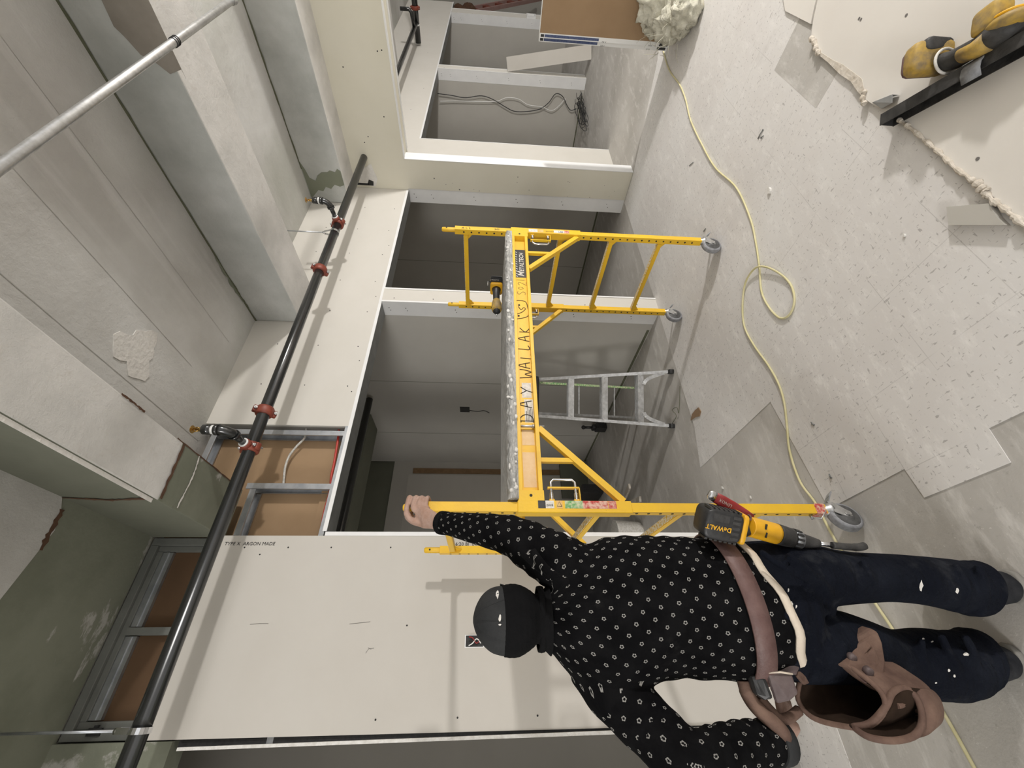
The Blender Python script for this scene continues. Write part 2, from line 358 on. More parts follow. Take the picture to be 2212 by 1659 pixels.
    def stroke(s, pts, w, nrm, mt=0, lift=.001):
        """flat marker stroke on a surface with normal nrm"""
        pts = [V(p) for p in pts]; nrm = V(nrm).normalized(); vs = []
        for i, p in enumerate(pts):
            t = (pts[min(i+1, len(pts)-1)]-pts[max(i-1, 0)]).normalized(); sd = nrm.cross(t)*w/2
            vs += [p+nrm*lift+sd, p+nrm*lift-sd]
        return s.add(vs, [(2*i, 2*i+1, 2*i+3, 2*i+2) for i in range(len(pts)-1)], mt)
    def build(s, name, mats, parent=None, bevel=0, origin=None, smooth_all=False):
        if isinstance(mats, str): mats = [mats]
        if parent is not None: org = ORG[parent.name]
        elif origin is not None: org = V(origin)
        else:
            xs = [p.x for p in s.v]; ys = [p.y for p in s.v]; zs = [p.z for p in s.v]
            org = V(((min(xs)+max(xs))/2, (min(ys)+max(ys))/2, min(zs)))
        me = bpy.data.meshes.new(name); me.from_pydata([p-org for p in s.v], [], s.f)
        for q in mats: me.materials.append(MAT[q])
        me.polygons.foreach_set('material_index', s.m); me.polygons.foreach_set('use_smooth', [True]*len(s.f) if smooth_all else s.s)
        bm = bmesh.new(); bm.from_mesh(me); bmesh.ops.recalc_face_normals(bm, faces=bm.faces); bm.to_mesh(me); bm.free()
        ob = bpy.data.objects.new(name, me); COL.objects.link(ob)
        if parent is not None: ob.parent = parent
        else: ob.location = org
        ORG[ob.name] = org
        if bevel:
            b = ob.modifiers.new('bevel', 'BEVEL'); b.width = bevel; b.segments = 2; b.limit_method = 'ANGLE'; b.angle_limit = math.radians(50)
        return ob
def thing(name, label, cat, loc, group=None):
    o = bpy.data.objects.new(name, None); COL.objects.link(o); o.location = loc; o.empty_display_size = .1; ORG[o.name] = V(loc)
    return tag(o, label, cat, group)
def tag(o, label, cat, group=None, kind=None):
    o['label'] = label; o['category'] = cat
    if group: o['group'] = group
    if kind: o['kind'] = kind
    return o
def struct(o, label, cat): return tag(o, label, cat, None, 'structure')
def smooth_curve(pts, n=8):
    """Catmull-Rom through points"""
    pts = [V(p) for p in pts]; out = []
    for i in range(len(pts)-1):
        p0 = pts[max(i-1, 0)]; p1 = pts[i]; p2 = pts[i+1]; p3 = pts[min(i+2, len(pts)-1)]
        for j in range(n):
            t = j/n
            out.append(.5*((2*p1)+(p2-p0)*t+(2*p0-5*p1+4*p2-p3)*t*t+(3*p1-p0-3*p2+p3)*t**3))
    out.append(pts[-1]); return out
def arc2(c, r, a0, a1, n):
    return [(c[0]+r*math.cos(a0+(a1-a0)*i/n), c[1]+r*math.sin(a0+(a1-a0)*i/n)) for i in range(n+1)]
# ================================================================ THE SETTING
YW = 2.66      # face of the framed wall
ZC = 3.56      # underside of the slab
XB = 4.65      # left face of the bulkhead and column
# ---- floor: bare concrete with a worn layer of vinyl tiles on it
fb = MB().box2((-4, -5, -.12), (18.3, 6.4, 0)); fl = struct(fb.build('floor', 'concrete_floor'), 'dusty grey concrete floor with vinyl tiles partly torn off', 'floor')
E1 = floor_at(1665, 868); E2 = floor_at(1792, 1099); E3 = floor_at(1955, 1013); E4 = floor_at(1998, 1075); E5 = floor_at(2185, 999); E6 = floor_at(2137, 925); E7 = floor_at(2212, 889)
Wd = (floor_at(1430, 1088)-E1).normalized()
ring = [E1, E2, E3, E4, E5, E6, E7, E7+(E7-E6)*.0+V((.25, -.35, 0)), V((1.2, -1.5, 0)), V((3, -5, 0)), V((5.3, -5, 0)), V((5.3, .6, 0)), V((4.9, 1.4, 0)), V((4.62, 2.3, 0)), V((4.62, YW, 0)), V((2.9, YW, 0)), V((1.55, YW, 0)), E1+Wd*.9]
bm_ = MB(); pr = [V((p.x, p.y, .0005)) for p in ring]
bm_.prism(pr, (0, 0, .0025)); tl = bm_.build('tile_layer', 'vinyl_tile', parent=fl)
# the one missing tile by the loose sheet: bare, grubby slab showing through (a skin a hair above the tiles, with its own dirty look)
hole = [V((2.275, .45, 0)), V((2.805, .45, 0)), V((2.805, .772, 0)), V((2.277, .766, 0))]
MB().prism([V((p.x, p.y, .0028)) for p in hole], (0, 0, .0008)).build('bare_patch', 'concrete_floor', parent=fl)
# a strip of cleaner tile left along the foot of the big board
MB().prism([V((-1.2, 2.29, .0005)), V((.30, 2.29, .0005)), V((.42, YW, .0005)), V((-1.2, YW, .0005))], (0, 0, .002)).build('tile_strip', 'vinyl_tile', parent=fl)

# ---- slab
cb = MB().box2((-4, -5, ZC), (18.3, 6.4, ZC+.15)); ce = struct(cb.build('ceiling', 'ceiling_plaster'), 'patched grey plaster ceiling slab', 'ceiling')
# crack / joint lines in the plaster as thin ribbons
def crack(pts, w, mt, parent, nrm, jit=.5, name='crack'):
    b = MB(); pts = [V(p) for p in pts]; nrm = V(nrm); vs = []; out = []
    for i in range(len(pts)-1):
        for j in range(14): out.append(pts[i].lerp(pts[i+1], j/14))
    out.append(pts[-1]); t = (pts[-1]-pts[0]).normalized(); sd = nrm.cross(t)
    for p in out:
        a = w*(.35+random.random()*jit); c = w*(.35+random.random()*jit); vs += [p+sd*a+nrm*.0015, p-sd*c+nrm*.0015]
    b.add(vs, [(2*i, 2*i+1, 2*i+3, 2*i+2) for i in range(len(out)-1)]); return b.build(name, mt, parent=parent)
DN = V((0, 0, -1))
crack([(1.36, .9, ZC), (1.36, 1.6, ZC), (1.365, YW, ZC)], .004, 'crease', ce, DN, .3)
crack([(1.72, -1, ZC), (1.74, .9, ZC), (1.73, 2.3, ZC)], .003, 'crease', ce, DN, .3)
crack([(2.1, -.6, ZC), (2.12, 1.5, ZC), (2.12, 2.5, ZC)], .0028, 'crease', ce, DN, .3)
crack([(3.25, 0, ZC), (3.26, 2.6, ZC)], .0028, 'crease', ce, DN, .3)
# cream filler patch trowelled on the slab
pc = floor_at(295, 760, ZC); ps = []
for i in range(26):
    w = 2*math.pi*i/26; r = .11*(1+.25*math.sin(3*w+1)+.12*math.sin(7*w)); ps.append(V((pc.x+r*1.25*math.cos(w), pc.y+r*math.sin(w)*1.2, ZC-.004)))
MB().prism(ps, (0, 0, .004)).build('filler_patch', 'plaster_patch', parent=ce)

# ---- concrete beams running away from us
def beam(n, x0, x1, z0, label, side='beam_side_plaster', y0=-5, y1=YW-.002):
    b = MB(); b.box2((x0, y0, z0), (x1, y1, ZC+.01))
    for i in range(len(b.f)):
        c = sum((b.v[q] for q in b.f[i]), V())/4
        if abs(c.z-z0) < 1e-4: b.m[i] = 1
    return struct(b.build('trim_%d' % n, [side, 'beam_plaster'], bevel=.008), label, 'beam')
b1 = beam(1, 2.50, 2.885, 3.18, 'plastered concrete ceiling beam, the one ending above the black pipe in mid header')
b2 = beam(2, .72, 1.015, 3.145, 'plastered beam with green painted end beside the transom window', 'old_paint_dark')
b3 = beam(3, 4.31, 4.76, 3.155, 'concrete beam resting above the cream bulkhead')
b4 = beam(4, 6.10, 6.48, 3.18, 'white beam beyond the cream bulkhead, far bay')
b5 = beam(5, 7.9, 8.28, 3.18, 'farthest ceiling beam seen past the bulkhead')
b6 = beam(6, -1.40, -1.07, 3.15, 'beam outside the left end of the transom window')
crack([(2.4975, -1, ZC-.006), (2.4975, 1, ZC-.004), (2.4975, 2.3, ZC-.006), (2.4975, YW, ZC-.004)], .012, 'olive_crack', b1, V((-1, 0, 0)), .9, 'seam')
crack([(2.503, 2.0, ZC-.002), (2.503, 2.45, ZC-.002)], .03, 'green_paint', b1, DN, .8, 'bare_paint')
crack([(4.305, -.4, ZC-.008), (4.305, 1.3, ZC-.008), (4.305, 2.3, ZC-.008)], .010, 'olive_crack', b3, V((-1, 0, 0)), .8, 'seam')
MB().prism([V((2.4985, q_.y, q_.z)) for q_ in [side_at(x, y, 2.4985) for x, y in ((200, -40), (300, -40), (326, 10), (362, 86), (402, 170), (392, 150), (368, 160), (340, 138), (304, 118), (270, 80), (246, 57), (222, 5))]], (-.0015, 0, 0)).build('bare_paint', 'bare_taupe', parent=b1)
# green band where the skim coat stops short of the wall, on beam 3 and the slab beside it
MB().prism([(4.3085, 2.22, ZC-.01), (4.3085, 2.30, 3.52), (4.3085, 2.39, 3.50), (4.3085, 2.42, 3.45), (4.3085, 2.36, 3.41), (4.3085, 2.325, 3.36), (4.3085, 2.32, 3.30), (4.3085, 2.30, 3.27), (4.3085, 2.315, 3.22), (4.3085, 2.28, 3.19), (4.3085, 2.30, 3.16), (4.3085, 2.45, 3.16), (4.3085, 2.47, 3.21), (4.3085, 2.45, 3.26), (4.3085, 2.50, 3.31), (4.3085, 2.48, 3.36), (4.3085, 2.53, 3.40), (4.3085, 2.52, 3.45), (4.3085, 2.57, 3.50), (4.3085, 2.62, ZC-.01)], (-.002, 0, 0)).build('bare_paint', 'green_paint', parent=b3)
# beam 2: end of the soffit where the skim coat has come off
MB().prism([(.72, 2.02, 3.143), (.86, 2.04, 3.143), (1.015, 2.0, 3.143), (1.015, YW-.004, 3.143), (.72, YW-.004, 3.143)], (0, 0, -.002)).build('bare_paint', 'green_worn', parent=b2)
MB().prism([(.70, -5, 3.150), (.7185, -5, 3.150), (.7185, 2.0, 3.150), (.70, 2.0, 3.150)], (0, 0, .001)).build('ragged_edge', 'plaster_patch', parent=b2)
crack([(.7175, 1.99, 3.15), (.7175, 2.02, 3.35), (.7175, 1.99, ZC)], .012, 'rust', b2, V((-1, 0, 0)), .9)
crack([(.73, 2.03, 3.140), (1.015, 2.01, 3.140)], .010, 'rust', b2, DN, .9)
crack([(1.012, 1.55, 3.141), (1.012, 1.7, 3.141)], .006, 'rust', b2, DN, .9)
crack([(1.012, 1.95, 3.141), (1.012, 2.5, 3.141)], .005, 'rust', b2, DN, .9)
crack([(.73, 2.16, 3.139), (.9, 2.17, 3.139), (1.01, 2.15, 3.139)], .006, 'plaster_patch', b2, DN, .9)
# ---- low green soffit of the left bay
gb = MB(); gb.box2((-1.07, -5, ZC-.012), (.72, YW, ZC-.002))
gs = struct(gb.build('ceiling_left', 'green_worn'), 'old green painted ceiling in the left bay', 'ceiling')
q1 = floor_at(131, 1100, ZC-.013); q2 = floor_at(84, 1188, ZC-.013)
MB().prism([V((-1.07, -5, ZC-.0125)), V((.72, -5, ZC-.0125)), V((.72, q1.y-.03, ZC-.0125)), V((q1.x, q1.y, ZC-.0125)), V(((q1.x+q2.x)/2, q1.y+.03, ZC-.0125)), V((q2.x, q2.y, ZC-.0125)), V((-.1, q2.y-.1, ZC-.0125)), V((-.6, q2.y+.06, ZC-.0125)), V((-1.07, q2.y, ZC-.0125))], (0, 0, -.003)).build('skim_coat', 'ceiling_plaster', parent=gs)
crack([(q1.x, q1.y+.004, ZC-.0155), (q2.x, q2.y+.004, ZC-.0155)], .014, 'rust', gs, DN, .9)

# ---- the framed wall: header boards
def board(name, lo, hi, label, mt='drywall', cat='wall', screws=(), smt='dark_print'):
    b = MB(); b.box2(lo, hi)
    for x, z in screws: b.disc((x, lo[1], z), (0, -1, 0), .0045, 1)
    return struct(b.build(name, [mt, smt]), label, cat)
scr = [(x, z) for x in (1.85, 2.25, 2.65, 3.05, 3.45, 3.85, 4.25) for z in (2.66, 2.98, 3.30)]
hd = board('wall_header', (1.50, YW, 2.575), (XB-.002, YW+.016, ZC), 'long cream drywall header board above the openings', 'drywall_lit', 'wall', scr+[(1.8, 2.62), (2.1, 2.62), (2.85, 2.62), (3.6, 2.62)])
board('wall_header_far', (XB+.13, YW, 2.575), (12.6, YW+.016, ZC), 'drywall header beyond the bulkhead', 'drywall_lit', 'wall', [(6.8, 2.8), (7.6, 2.7), (9.2, 2.8)])
hb = MB(); hb.box2((1.50, YW+.017, 2.60), (12.6, YW+.15, ZC)); struct(hb.build('wall_header_core', 'drywall_grey'), 'inner side of the header wall', 'wall')
tb = MB(); tb.box2((.76, YW-.004, 2.555), (XB-.01, YW+.002, 2.58)); tb.box2((.76, YW-.003, 2.553), (XB-.01, YW+.155, 2.560), 1); tb.box2((.76, YW+.149, 2.555), (XB-.01, YW+.155, 2.60))
struct(tb.build('trim_7', ['white_metal', 'dark_steel']), 'dark steel track under the header', 'metal track')
tb = MB(); tb.box2((5.9, YW-.004, 2.555), (12.6, YW+.002, 2.578)); tb.box2((5.9, YW-.003, 2.553), (12.6, YW+.155, 2.560), 1)
struct(tb.build('trim_8', ['white_metal', 'dark_steel']), 'steel track under the far header', 'metal track')
tb = MB(); tb.box2((-.235, YW-.002, 2.57), (1.50, YW+.15, 2.60)); struct(tb.build('trim_9', 'galvanised'), 'galvanised track along the bottom of the open stud bay', 'metal track')

# ---- open stud bay: brown backs of the far boards, steel studs, tracks
bb = MB(); bb.box2((.70, YW+.10, 2.60), (1.50, YW+.115, ZC)); bbo = struct(bb.build('wall_bay_back', 'brown_paper'), 'brown paper back of drywall inside the open stud bay', 'wall')
MB().box2((.74, YW+.085, 2.615), (1.05, YW+.098, 2.68), 0).build('packing_strip', 'brown_paper', parent=bbo)
def stud(p, q, label, d=V((0, 1, 0)), w=.035, dep=.09):
    """C-shaped steel stud: web + two flanges + lips, opening sideways"""
    p = V(p); q = V(q); t = (q-p).normalized(); s_ = t.cross(d).normalized(); b = MB()
    def pl(c0, ha, hb): b.obox((p+q)/2+c0, ha, hb, (q-p)/2)
    pl(d*(dep/2), s_*.0012, d*dep/2)
    pl(s_*(w/2), s_*(w/2), d*.0012); pl(s_*(w/2)+d*dep, s_*(w/2), d*.0012)
    pl(s_*w+d*.005, s_*.0012, d*.005); pl(s_*w+d*(dep-.005), s_*.0012, d*.005)
    o = b.build('metal_stud', 'galvanised'); return tag(o, label, 'metal stud', 'steel studs and tracks of the open bay')
stud((1.46, YW+.003, 2.60), (1.46, YW+.003, ZC-.03), 'upright galvanised stud beside the cut end of the header board')
stud((1.065, YW+.003, 2.60), (1.065, YW+.003, 3.13), 'upright galvanised stud in the middle of the open bay')
stud((1.425, YW+.003, 3.49), (1.03, YW+.003, 3.49), 'short horizontal track close under the ceiling')
stud((1.025, YW+.003, 3.10), (.735, YW+.003, 3.10), 'horizontal track under the green beam end')

# ---- the big new board, left of the first opening, with its jamb bead
scr = [(.66, z) for z in (.5, .9, 1.3, 1.75, 2.15, 2.5, 2.75, 3.0)]+[(.62, 2.9)]+[(-.15, z) for z in (.9, 1.3, 1.7, 2.1)]+[(.25, 1.25), (.25, 2.0)]
wl = board('wall_left', (-.205, YW-.016, 0), (.728, YW, 3.172), 'tall cream drywall board behind the worker', 'drywall', 'wall', scr)
b = MB(); X1 = V((0, 0, -1)); Y1 = V((1, 0, 0))
for zt, tx in ((3.155, 'TYPE X  ARGON MADE'),):
    b.text(tx, .028, wall_at(484, 1178, YW-.017), X1, Y1)
b.text('16:20 BJ  04/24/25   5/8" CORE TYPE X', .030, wall_at(978, 1179, YW-.017), X1, Y1)
b.build('printing', 'dark_print', parent=wl)
b = MB(); nr = (0, -1, 0)
b.stroke([wall_at(540, 1349, YW-.016), wall_at(560, 1347, YW-.016), wall_at(580, 1347, YW-.016)], .002, nr)
b.stroke([wall_at(755, 1348, YW-.016), wall_at(775, 1346, YW-.016), wall_at(800, 1343, YW-.016)], .002, nr)
b.stroke([wall_at(790, 1411, YW-.016), wall_at(796, 1402, YW-.016), wall_at(808, 1400, YW-.016)], .002, nr)
b.stroke([wall_at(795, 1399, YW-.016), wall_at(802, 1403, YW-.016)], .0015, nr)
b.build('pencil_marks', 'faint_print', parent=wl)
tb = MB(); tb.box2((.728, YW-.019, 0), (.752, YW+.15, 2.555)); struct(tb.build('trim_10', 'white_metal'), 'white corner bead down the edge of the tall board', 'trim')
# second layer board behind it, sprung a little proud at the left edge; black strip painted in for the shade of the gap
b = MB(); b.add([(-.4, YW+.004, 0), (-.22, YW+.004, 0), (-.232, YW+.004, 3.0), (-.4, YW+.004, 3.0)], [(0, 1, 2, 3)])
b = MB(); b.hexa([(-.222, YW-.028, .0), (-.206, YW-.028, .0), (-.206, YW-.012, .0), (-.222, YW-.012, .0), (-.244, YW-.028, 2.985), (-.232, YW-.028, 2.985), (-.232, YW-.012, 2.985), (-.244, YW-.012, 2.985)])
struct(b.build('trim_11', 'gypsum'), 'pale cut edge of a second drywall board left of the tall one', 'drywall edge')
b = MB(); b.add([(-.206, YW+.002, .0), (-.206, YW+.002, 3.0), (-.236, YW+.002, 3.0), (-.222, YW+.002, 0)], [(0, 1, 2, 3)]); b.prism([(-.208, YW, 0), (-.208, YW, 3.0), (-.24, YW, 3.0), (-.22, YW, 0)], (0, .02, 0))
struct(b.build('wall_gap_shade', 'black_plastic'), 'black strip standing in for the shaded gap between two drywall boards', 'gap')
# wall further back on the left, in shade
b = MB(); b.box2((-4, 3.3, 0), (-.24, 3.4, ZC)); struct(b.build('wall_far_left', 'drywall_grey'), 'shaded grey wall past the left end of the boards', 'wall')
b = MB(); b.box2((-4, YW, 0), (-.75, YW+.1, ZC)); struct(b.build('wall_outer_left', 'green_worn'), 'old green wall outside the left edge', 'wall')
b = MB(); b.box2((-.75, YW-.02, 3.02), (-.21, YW+.1, ZC)); struct(b.build('wall_upper_left', 'green_worn'), 'worn green plaster left of the transom window', 'wall')
b = MB(); b.box2((-.75, 2.60, 3.0), (-.235, YW-.021, 3.10)); 
# ---- transom window above the tall board
def rect_frame(b, x0, x1, z0, z1, w, y0, y1, mt=0):
    b.box2((x0, y0, z0), (x0+w, y1, z1), mt); b.box2((x1-w, y0, z0), (x1, y1, z1), mt); b.box2((x0+w, y0, z0), (x1-w, y1, z0+w), mt); b.box2((x0+w, y0, z1-w), (x1-w, y1, z1), mt)
b = MB(); rect_frame(b, -.205, .718, 2.70, 3.545, .042, YW+.002, YW+.075)
rect_frame(b, -.163, .676, 2.742, 3.503, .03, YW+.02, YW+.075)
wn = struct(b.build('window_1', 'grey_frame', bevel=.003), 'old grey transom window with brown board panes above the tall board', 'window')
MB().box2((.222, YW+.012, 2.77), (.258, YW+.075, 3.475)).build('mullion', 'grey_frame', parent=wn)
for x0, x1 in ((-.133, .222), (.258, .646)):
    MB().box2((x0, YW+.05, 2.77), (x1, YW+.06, 3.475)).build('pane', 'dark_brown_board', parent=wn)
    b = MB(); b.box2((x0+.004, YW+.028, 3.415), (x1-.004, YW+.049, 3.472)); b.box2((x0+.004, YW+.022, 3.438), (x1-.004, YW+.03, 3.45)); b.build('pane_track', 'galvanised', parent=wn)
b = MB(); b.box2((-.185, YW-.006, 3.37), (-.155, YW+.006, 3.43)); b.box2((-.16, YW-.004, 3.39), (-.145, YW+.004, 3.41)); b.build('bracket', 'black_plastic', parent=wn)

# ---- partitions that end at this wall
def partition(n, x0, x1, label, y1=6.0, bead=True):
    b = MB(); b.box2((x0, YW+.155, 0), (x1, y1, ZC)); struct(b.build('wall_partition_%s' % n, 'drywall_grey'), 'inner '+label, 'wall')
    b = MB(); b.box2((x0+.004, YW-.014, 0), (x1-.004, YW+.15, 2.555))
    for z in (2.45, 2.1, 1.75, 1.2, .7, .2): b.disc((x0+.05+.03*math.sin(9*z), YW-.014, z), (0, -1, 0), .0045, 1)
    pe = struct(b.build('wall_pier_%s' % n, ['drywall_lit', 'dark_print']), label, 'wall')
    b = MB(); b.box2((x0-.002, YW-.018, 0), (x0+.004, YW+.154, 2.555))
    for z in (2.5, 2.35, 1.9, 1.35, .8, .25):
        b.disc((x0-.002, YW+.06, z), (-1, 0, 0), .0045, 1); b.disc((x0-.002, YW+.09, z-.01), (-1, 0, 0), .004, 1)
    b.build('jamb', ['white_metal', 'dark_print'], parent=pe)
    b = MB(); b.box2((x0-.003, YW-.019, 0), (x0+.014, YW-.0145, 2.555)); b.box2((x1-.014, YW-.019, 0), (x1+.003, YW-.0145, 2.555)); b.build('corner_bead', 'white_metal', parent=pe)
partition('one', 2.775, 2.952, 'narrow drywall pier between the two main openings')
partition('three', 8.45, 8.62, 'narrow pier with a drywall strip leaning on it')
partition('four', 11.70, 12.05, 'farthest narrow pier at the top of the photo')
# room two's right wall / the wall piece behind the column
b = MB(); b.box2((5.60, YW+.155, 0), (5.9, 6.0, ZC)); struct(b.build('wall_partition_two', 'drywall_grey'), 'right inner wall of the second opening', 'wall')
b = MB(); b.box2((XB+.015, YW-.014, 0), (5.9, YW+.15, 2.575)); struct(b.build('wall_right', 'drywall_lit'), 'cream drywall piece just past the column', 'wall')
b = MB(); b.box2((XB+.006, YW-.018, 0), (XB+.014, YW+.154, 2.56))
for z in (2.5, 2.3, 1.8, 1.3, .75, .2): b.disc((XB+.006, YW+.05, z), (-1, 0, 0), .0045, 1); b.disc((XB+.006, YW+.09, z-.02), (-1, 0, 0), .0045, 1)
struct(b.build('trim_12', ['white_metal', 'dark_print']), 'white steel jamb on the right side of the second opening', 'jamb')
b = MB(); b.box2((5.895, YW-.018, 0), (5.905, YW+.154, 2.56)); struct(b.build('trim_13', 'white_metal'), 'white bead at the far edge of the wall past the column', 'trim')
# back walls, closing walls
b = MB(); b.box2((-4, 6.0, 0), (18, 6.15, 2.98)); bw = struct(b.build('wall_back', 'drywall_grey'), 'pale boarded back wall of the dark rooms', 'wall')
b = MB(); b.box2((-4, 6.02, 2.98), (18, 6.15, ZC)); struct(b.build('wall_back_upper', 'old_paint_dark'), 'stained old plaster above the back wall boards', 'wall')
b = MB(); b.box2((2.58, 5.982, .0), (2.66, 5.998, 2.68)); struct(b.build('trim_14', 'wood_strip'), 'brown wooden strip up the corner of the back room', 'trim')
b = MB(); b.box2((1.55, 5.992, 0), (2.56, 5.999, 2.74)); struct(b.build('wall_back_sheet', 'drywall'), 'lighter drywall sheet fixed on the back wall', 'wall')
b = MB(); b.box2((2.20, 5.93, .0), (2.74, 5.99, .42)); struct(b.build('wall_back_foot', 'old_paint_dark'), 'dark stained foot of the back wall', 'wall')
b = MB(); b.box2((18, -5, 0), (18.1, 6.15, ZC)); struct(b.build('wall_far_right', 'drywall_grey'), 'end wall far to the right', 'wall')
bx = MB(); bx.box2((-4, 4.6, 3.05), (2.77, 5.0, ZC)); struct(bx.build('trim_15', 'old_paint_dark'), 'dark beam inside the back room', 'beam')
# seams and cut-outs on room walls
b = MB()
for y in (3.87, 5.07): b.box2((2.7735, y, 0), (2.7755, y+.004, ZC))
for y in (4.1, 5.3): b.box2((8.4485, y, 0), (8.4505, y+.006, ZC))
for y in (3.2, 4.4, 5.3): b.box2((5.598, y, 0), (5.6, y+.004, ZC))
b.box2((2.772, 2.9, 0.01), (2.776, 5.9, .035)); b.box2((5.597, 2.9, .01), (5.601, 5.9, .035)); b.box2((8.447, 2.9, .01), (8.451, 5.9, .03))
for y0, z, t in ((4.0, 2.3, 'GYPSUM BOARD'), (3.95, 1.0, 'FIRE RATED'), (5.1, 1.5, 'GYPSUM BOARD')): pass
struct(b.build('trim_16', 'olive_crack'), 'thin dark joints between boards on the room walls', 'joint')
# socket cut-out and dangling wire on the room wall
b = MB(); b.box2((2.770, 4.38, 1.80), (2.7755, 4.50, 1.92)); bo = b.build('outlet_box', 'black_plastic'); tag(bo, 'small black box cut-out with a dangling wire on the dark room wall', 'outlet box')
MB().tube(smooth_curve([(2.768, 4.45, 1.80), (2.765, 4.47, 1.70), (2.767, 4.45, 1.62), (2.766, 4.50, 1.55)]), .004, 6).build('wire', 'black_cable', parent=bo)

# ---- bulkhead and column
b = MB(); b.box2((XB, -5, 2.56), (4.90, YW, 3.155)); bk = struct(b.build('wall_bulkhead', 'cream_board'), 'cream drywall bulkhead running overhead towards us', 'wall')
b = MB(); b.box2((XB-.003, -5, 2.553), (XB+.05, 2.31, 2.562)); b.box2((4.85, -5, 2.553), (4.903, 2.31, 2.562)); b.build('corner_bead', 'white_metal', parent=bk)
b = MB()
for y, z in ((.6, 2.72), (1.0, 3.05), (1.35, 2.62), (1.36, 2.66), (1.5, 3.0), (1.9, 2.7), (2.1, 2.9), (2.16, 2.95)): b.disc((XB, y, z), (-1, 0, 0), .006)
b.build('nail_marks', 'dark_print', parent=bk)
MB().prism([(XB-.001, 2.38, 2.93), (XB-.001, 2.46, 3.06), (XB-.001, 2.62, 3.1), (XB-.001, 2.64, 2.93), (XB-.001, 2.55, 2.89)], (-.002, 0, 0)).build('putty_patch', 'plaster_patch', parent=bk)
b = MB(); b.box2((XB-.004, 2.60, 3.0), (XB-.0005, 2.625, 3.01)); b.prism([(XB-.004, 2.58, 2.94), (XB-.004, 2.63, 2.95), (XB-.004, 2.63, 3.14), (XB-.004, 2.605, 3.14), (XB-.004, 2.605, 3.01), (XB-.004, 2.56, 2.99)], (.003, 0, 0)); b.build('cut_hole', 'black_plastic', parent=bk)
b = MB(); b.box2((XB, 2.31, 0), (4.79, YW-.016, 2.56)); cl = struct(b.build('wall_column', 'cream_board'), 'cream drywall column under the end of the bulkhead', 'column')
b = MB(); b.box2((XB-.003, 2.305, 0), (4.793, 2.311, 2.56)); b.build('corner_bead', 'white_metal', parent=cl)
b = MB()
for i in range(16): b.disc((XB, 2.40+.24*random.random(), .15+2.2*random.random()), (-1, 0, 0), .003+.008*random.random()**3, 0, 7)
b.build('scuffs', 'faint_print', parent=cl)
# steel track upstand behind bulkhead edge
b = MB(); b.box2((5.05, -5, 2.60), (5.09, YW, 3.155)); struct(b.build('trim_17', 'white_metal'), 'pale edge of the boxed soffit behind the bulkhead', 'trim')
# ================================================================ PIPES, CONDUIT, CABLES
PY, PZ, PR = 2.317, 2.99, .036
XA = V((1, 0, 0)); YA = V((0, 1, 0)); ZA = V((0, 0, 1))
def coupling(parent, c, axis, R=PR, tee=None):
    """two-piece grooved coupling with bolt lugs"""
    b = MB(); c = V(c); axis = V(axis)
    b.lathe(c, axis, [(-.028, R+.003), (-.028, R+.011), (-.02, R+.016), (.02, R+.016), (.028, R+.011), (.028, R+.003)], 24)
    u = V((0, -.62, .78)) if tee is None else V((0, .45, .9)); u = (u-axis*u.dot(axis)).normalized(); w = axis.cross(u)
    for s_ in (-1, 1): b.rbox(c+u*s_*(R+.020), axis*.022, u*.014, w*.016, .3)
    co = b.build('coupling', 'red_coupling', parent=parent)
    for s_ in (-1, 1):
        b = MB(); b.cyl(c+u*s_*(R+.023)-w*.032, c+u*s_*(R+.023)+w*.036, .006, 8); b.cyl(c+u*s_*(R+.023)+w*.018, c+u*s_*(R+.023)+w*.027, .011, 6)
        b.build('bolt', 'zinc', parent=co)
    return co
def branch(parent, x):
    """red mechanical tee, nipple towards us, elbow up, brass upright head"""
    c = V((x, PY, PZ)); coupling(parent, c, XA, tee=1)
    d = V((0, -1, .12)).normalized(); r = .019
    b = MB(); b.lathe(c+d*.035, d, [(0, .033), (.03, .031), (.034, .026)], 20); b.build('outlet', 'red_coupling', parent=parent)
    MB().lathe(c+d*.069, d, [(0, .027), (.008, .027)], 20).build('white_ring', 'white_ring', parent=parent)
    e = c+d*.20
    MB().tube([c+d*.06, e-d*.02], r, 16).build('nipple', 'black_pipe', parent=parent)
    b = MB(); arc = [e-d*.03+(d*math.sin(t)+ZA*(1-math.cos(t)))*.05 for t in [i*math.pi/16 for i in range(9)]]
    b.tube(arc, [.027]*2+[.0255]*5+[.027]*2, 16); b.lathe(arc[-1], ZA, [(-.004, .031), (.016, .031), (.02, .027)], 20); b.lathe(arc[0]-d*.016, d, [(0, .031), (.016, .031)], 20)
    b.build('elbow', 'black_pipe', parent=parent)
    t = arc[-1]
    MB().lathe(t+ZA*.02, ZA, [(0, .026), (.014, .026)], 20).build('white_ring', 'white_ring', parent=parent)
    MB().lathe(t+ZA*.034, ZA, [(0, .028), (.045, .028), (.05, .022)], 20).build('cap_fitting', 'black_pipe', parent=parent)
    h = t+ZA*.084; b = MB(); b.lathe(h, ZA, [(0, .012), (.016, .012), (.018, .007), (.035, .007)], 12)
    for s_ in (-1, 1): b.tube([h+ZA*.018+XA*.009*s_, h+ZA*.035+XA*.014*s_, h+ZA*.052], .003, 6)
    b.lathe(h+ZA*.052, ZA, [(0, .022), (.002, .022)], 16); b.build('sprinkler_head', 'brass', parent=parent)
pipe = thing('sprinkler_pipe', 'long black steel sprinkler pipe hung across the cream header, in through the bulkhead', 'pipe', (2.0, PY, PZ))
MB().tube([(-.62, PY, PZ), (XB+.02, PY, PZ)], PR, 28).build('pipe', 'black_pipe', parent=pipe)
for x in (1.40, 2.77): coupling(pipe, (x, PY, PZ), XA)
branch(pipe, 1.145); branch(pipe, 3.42)
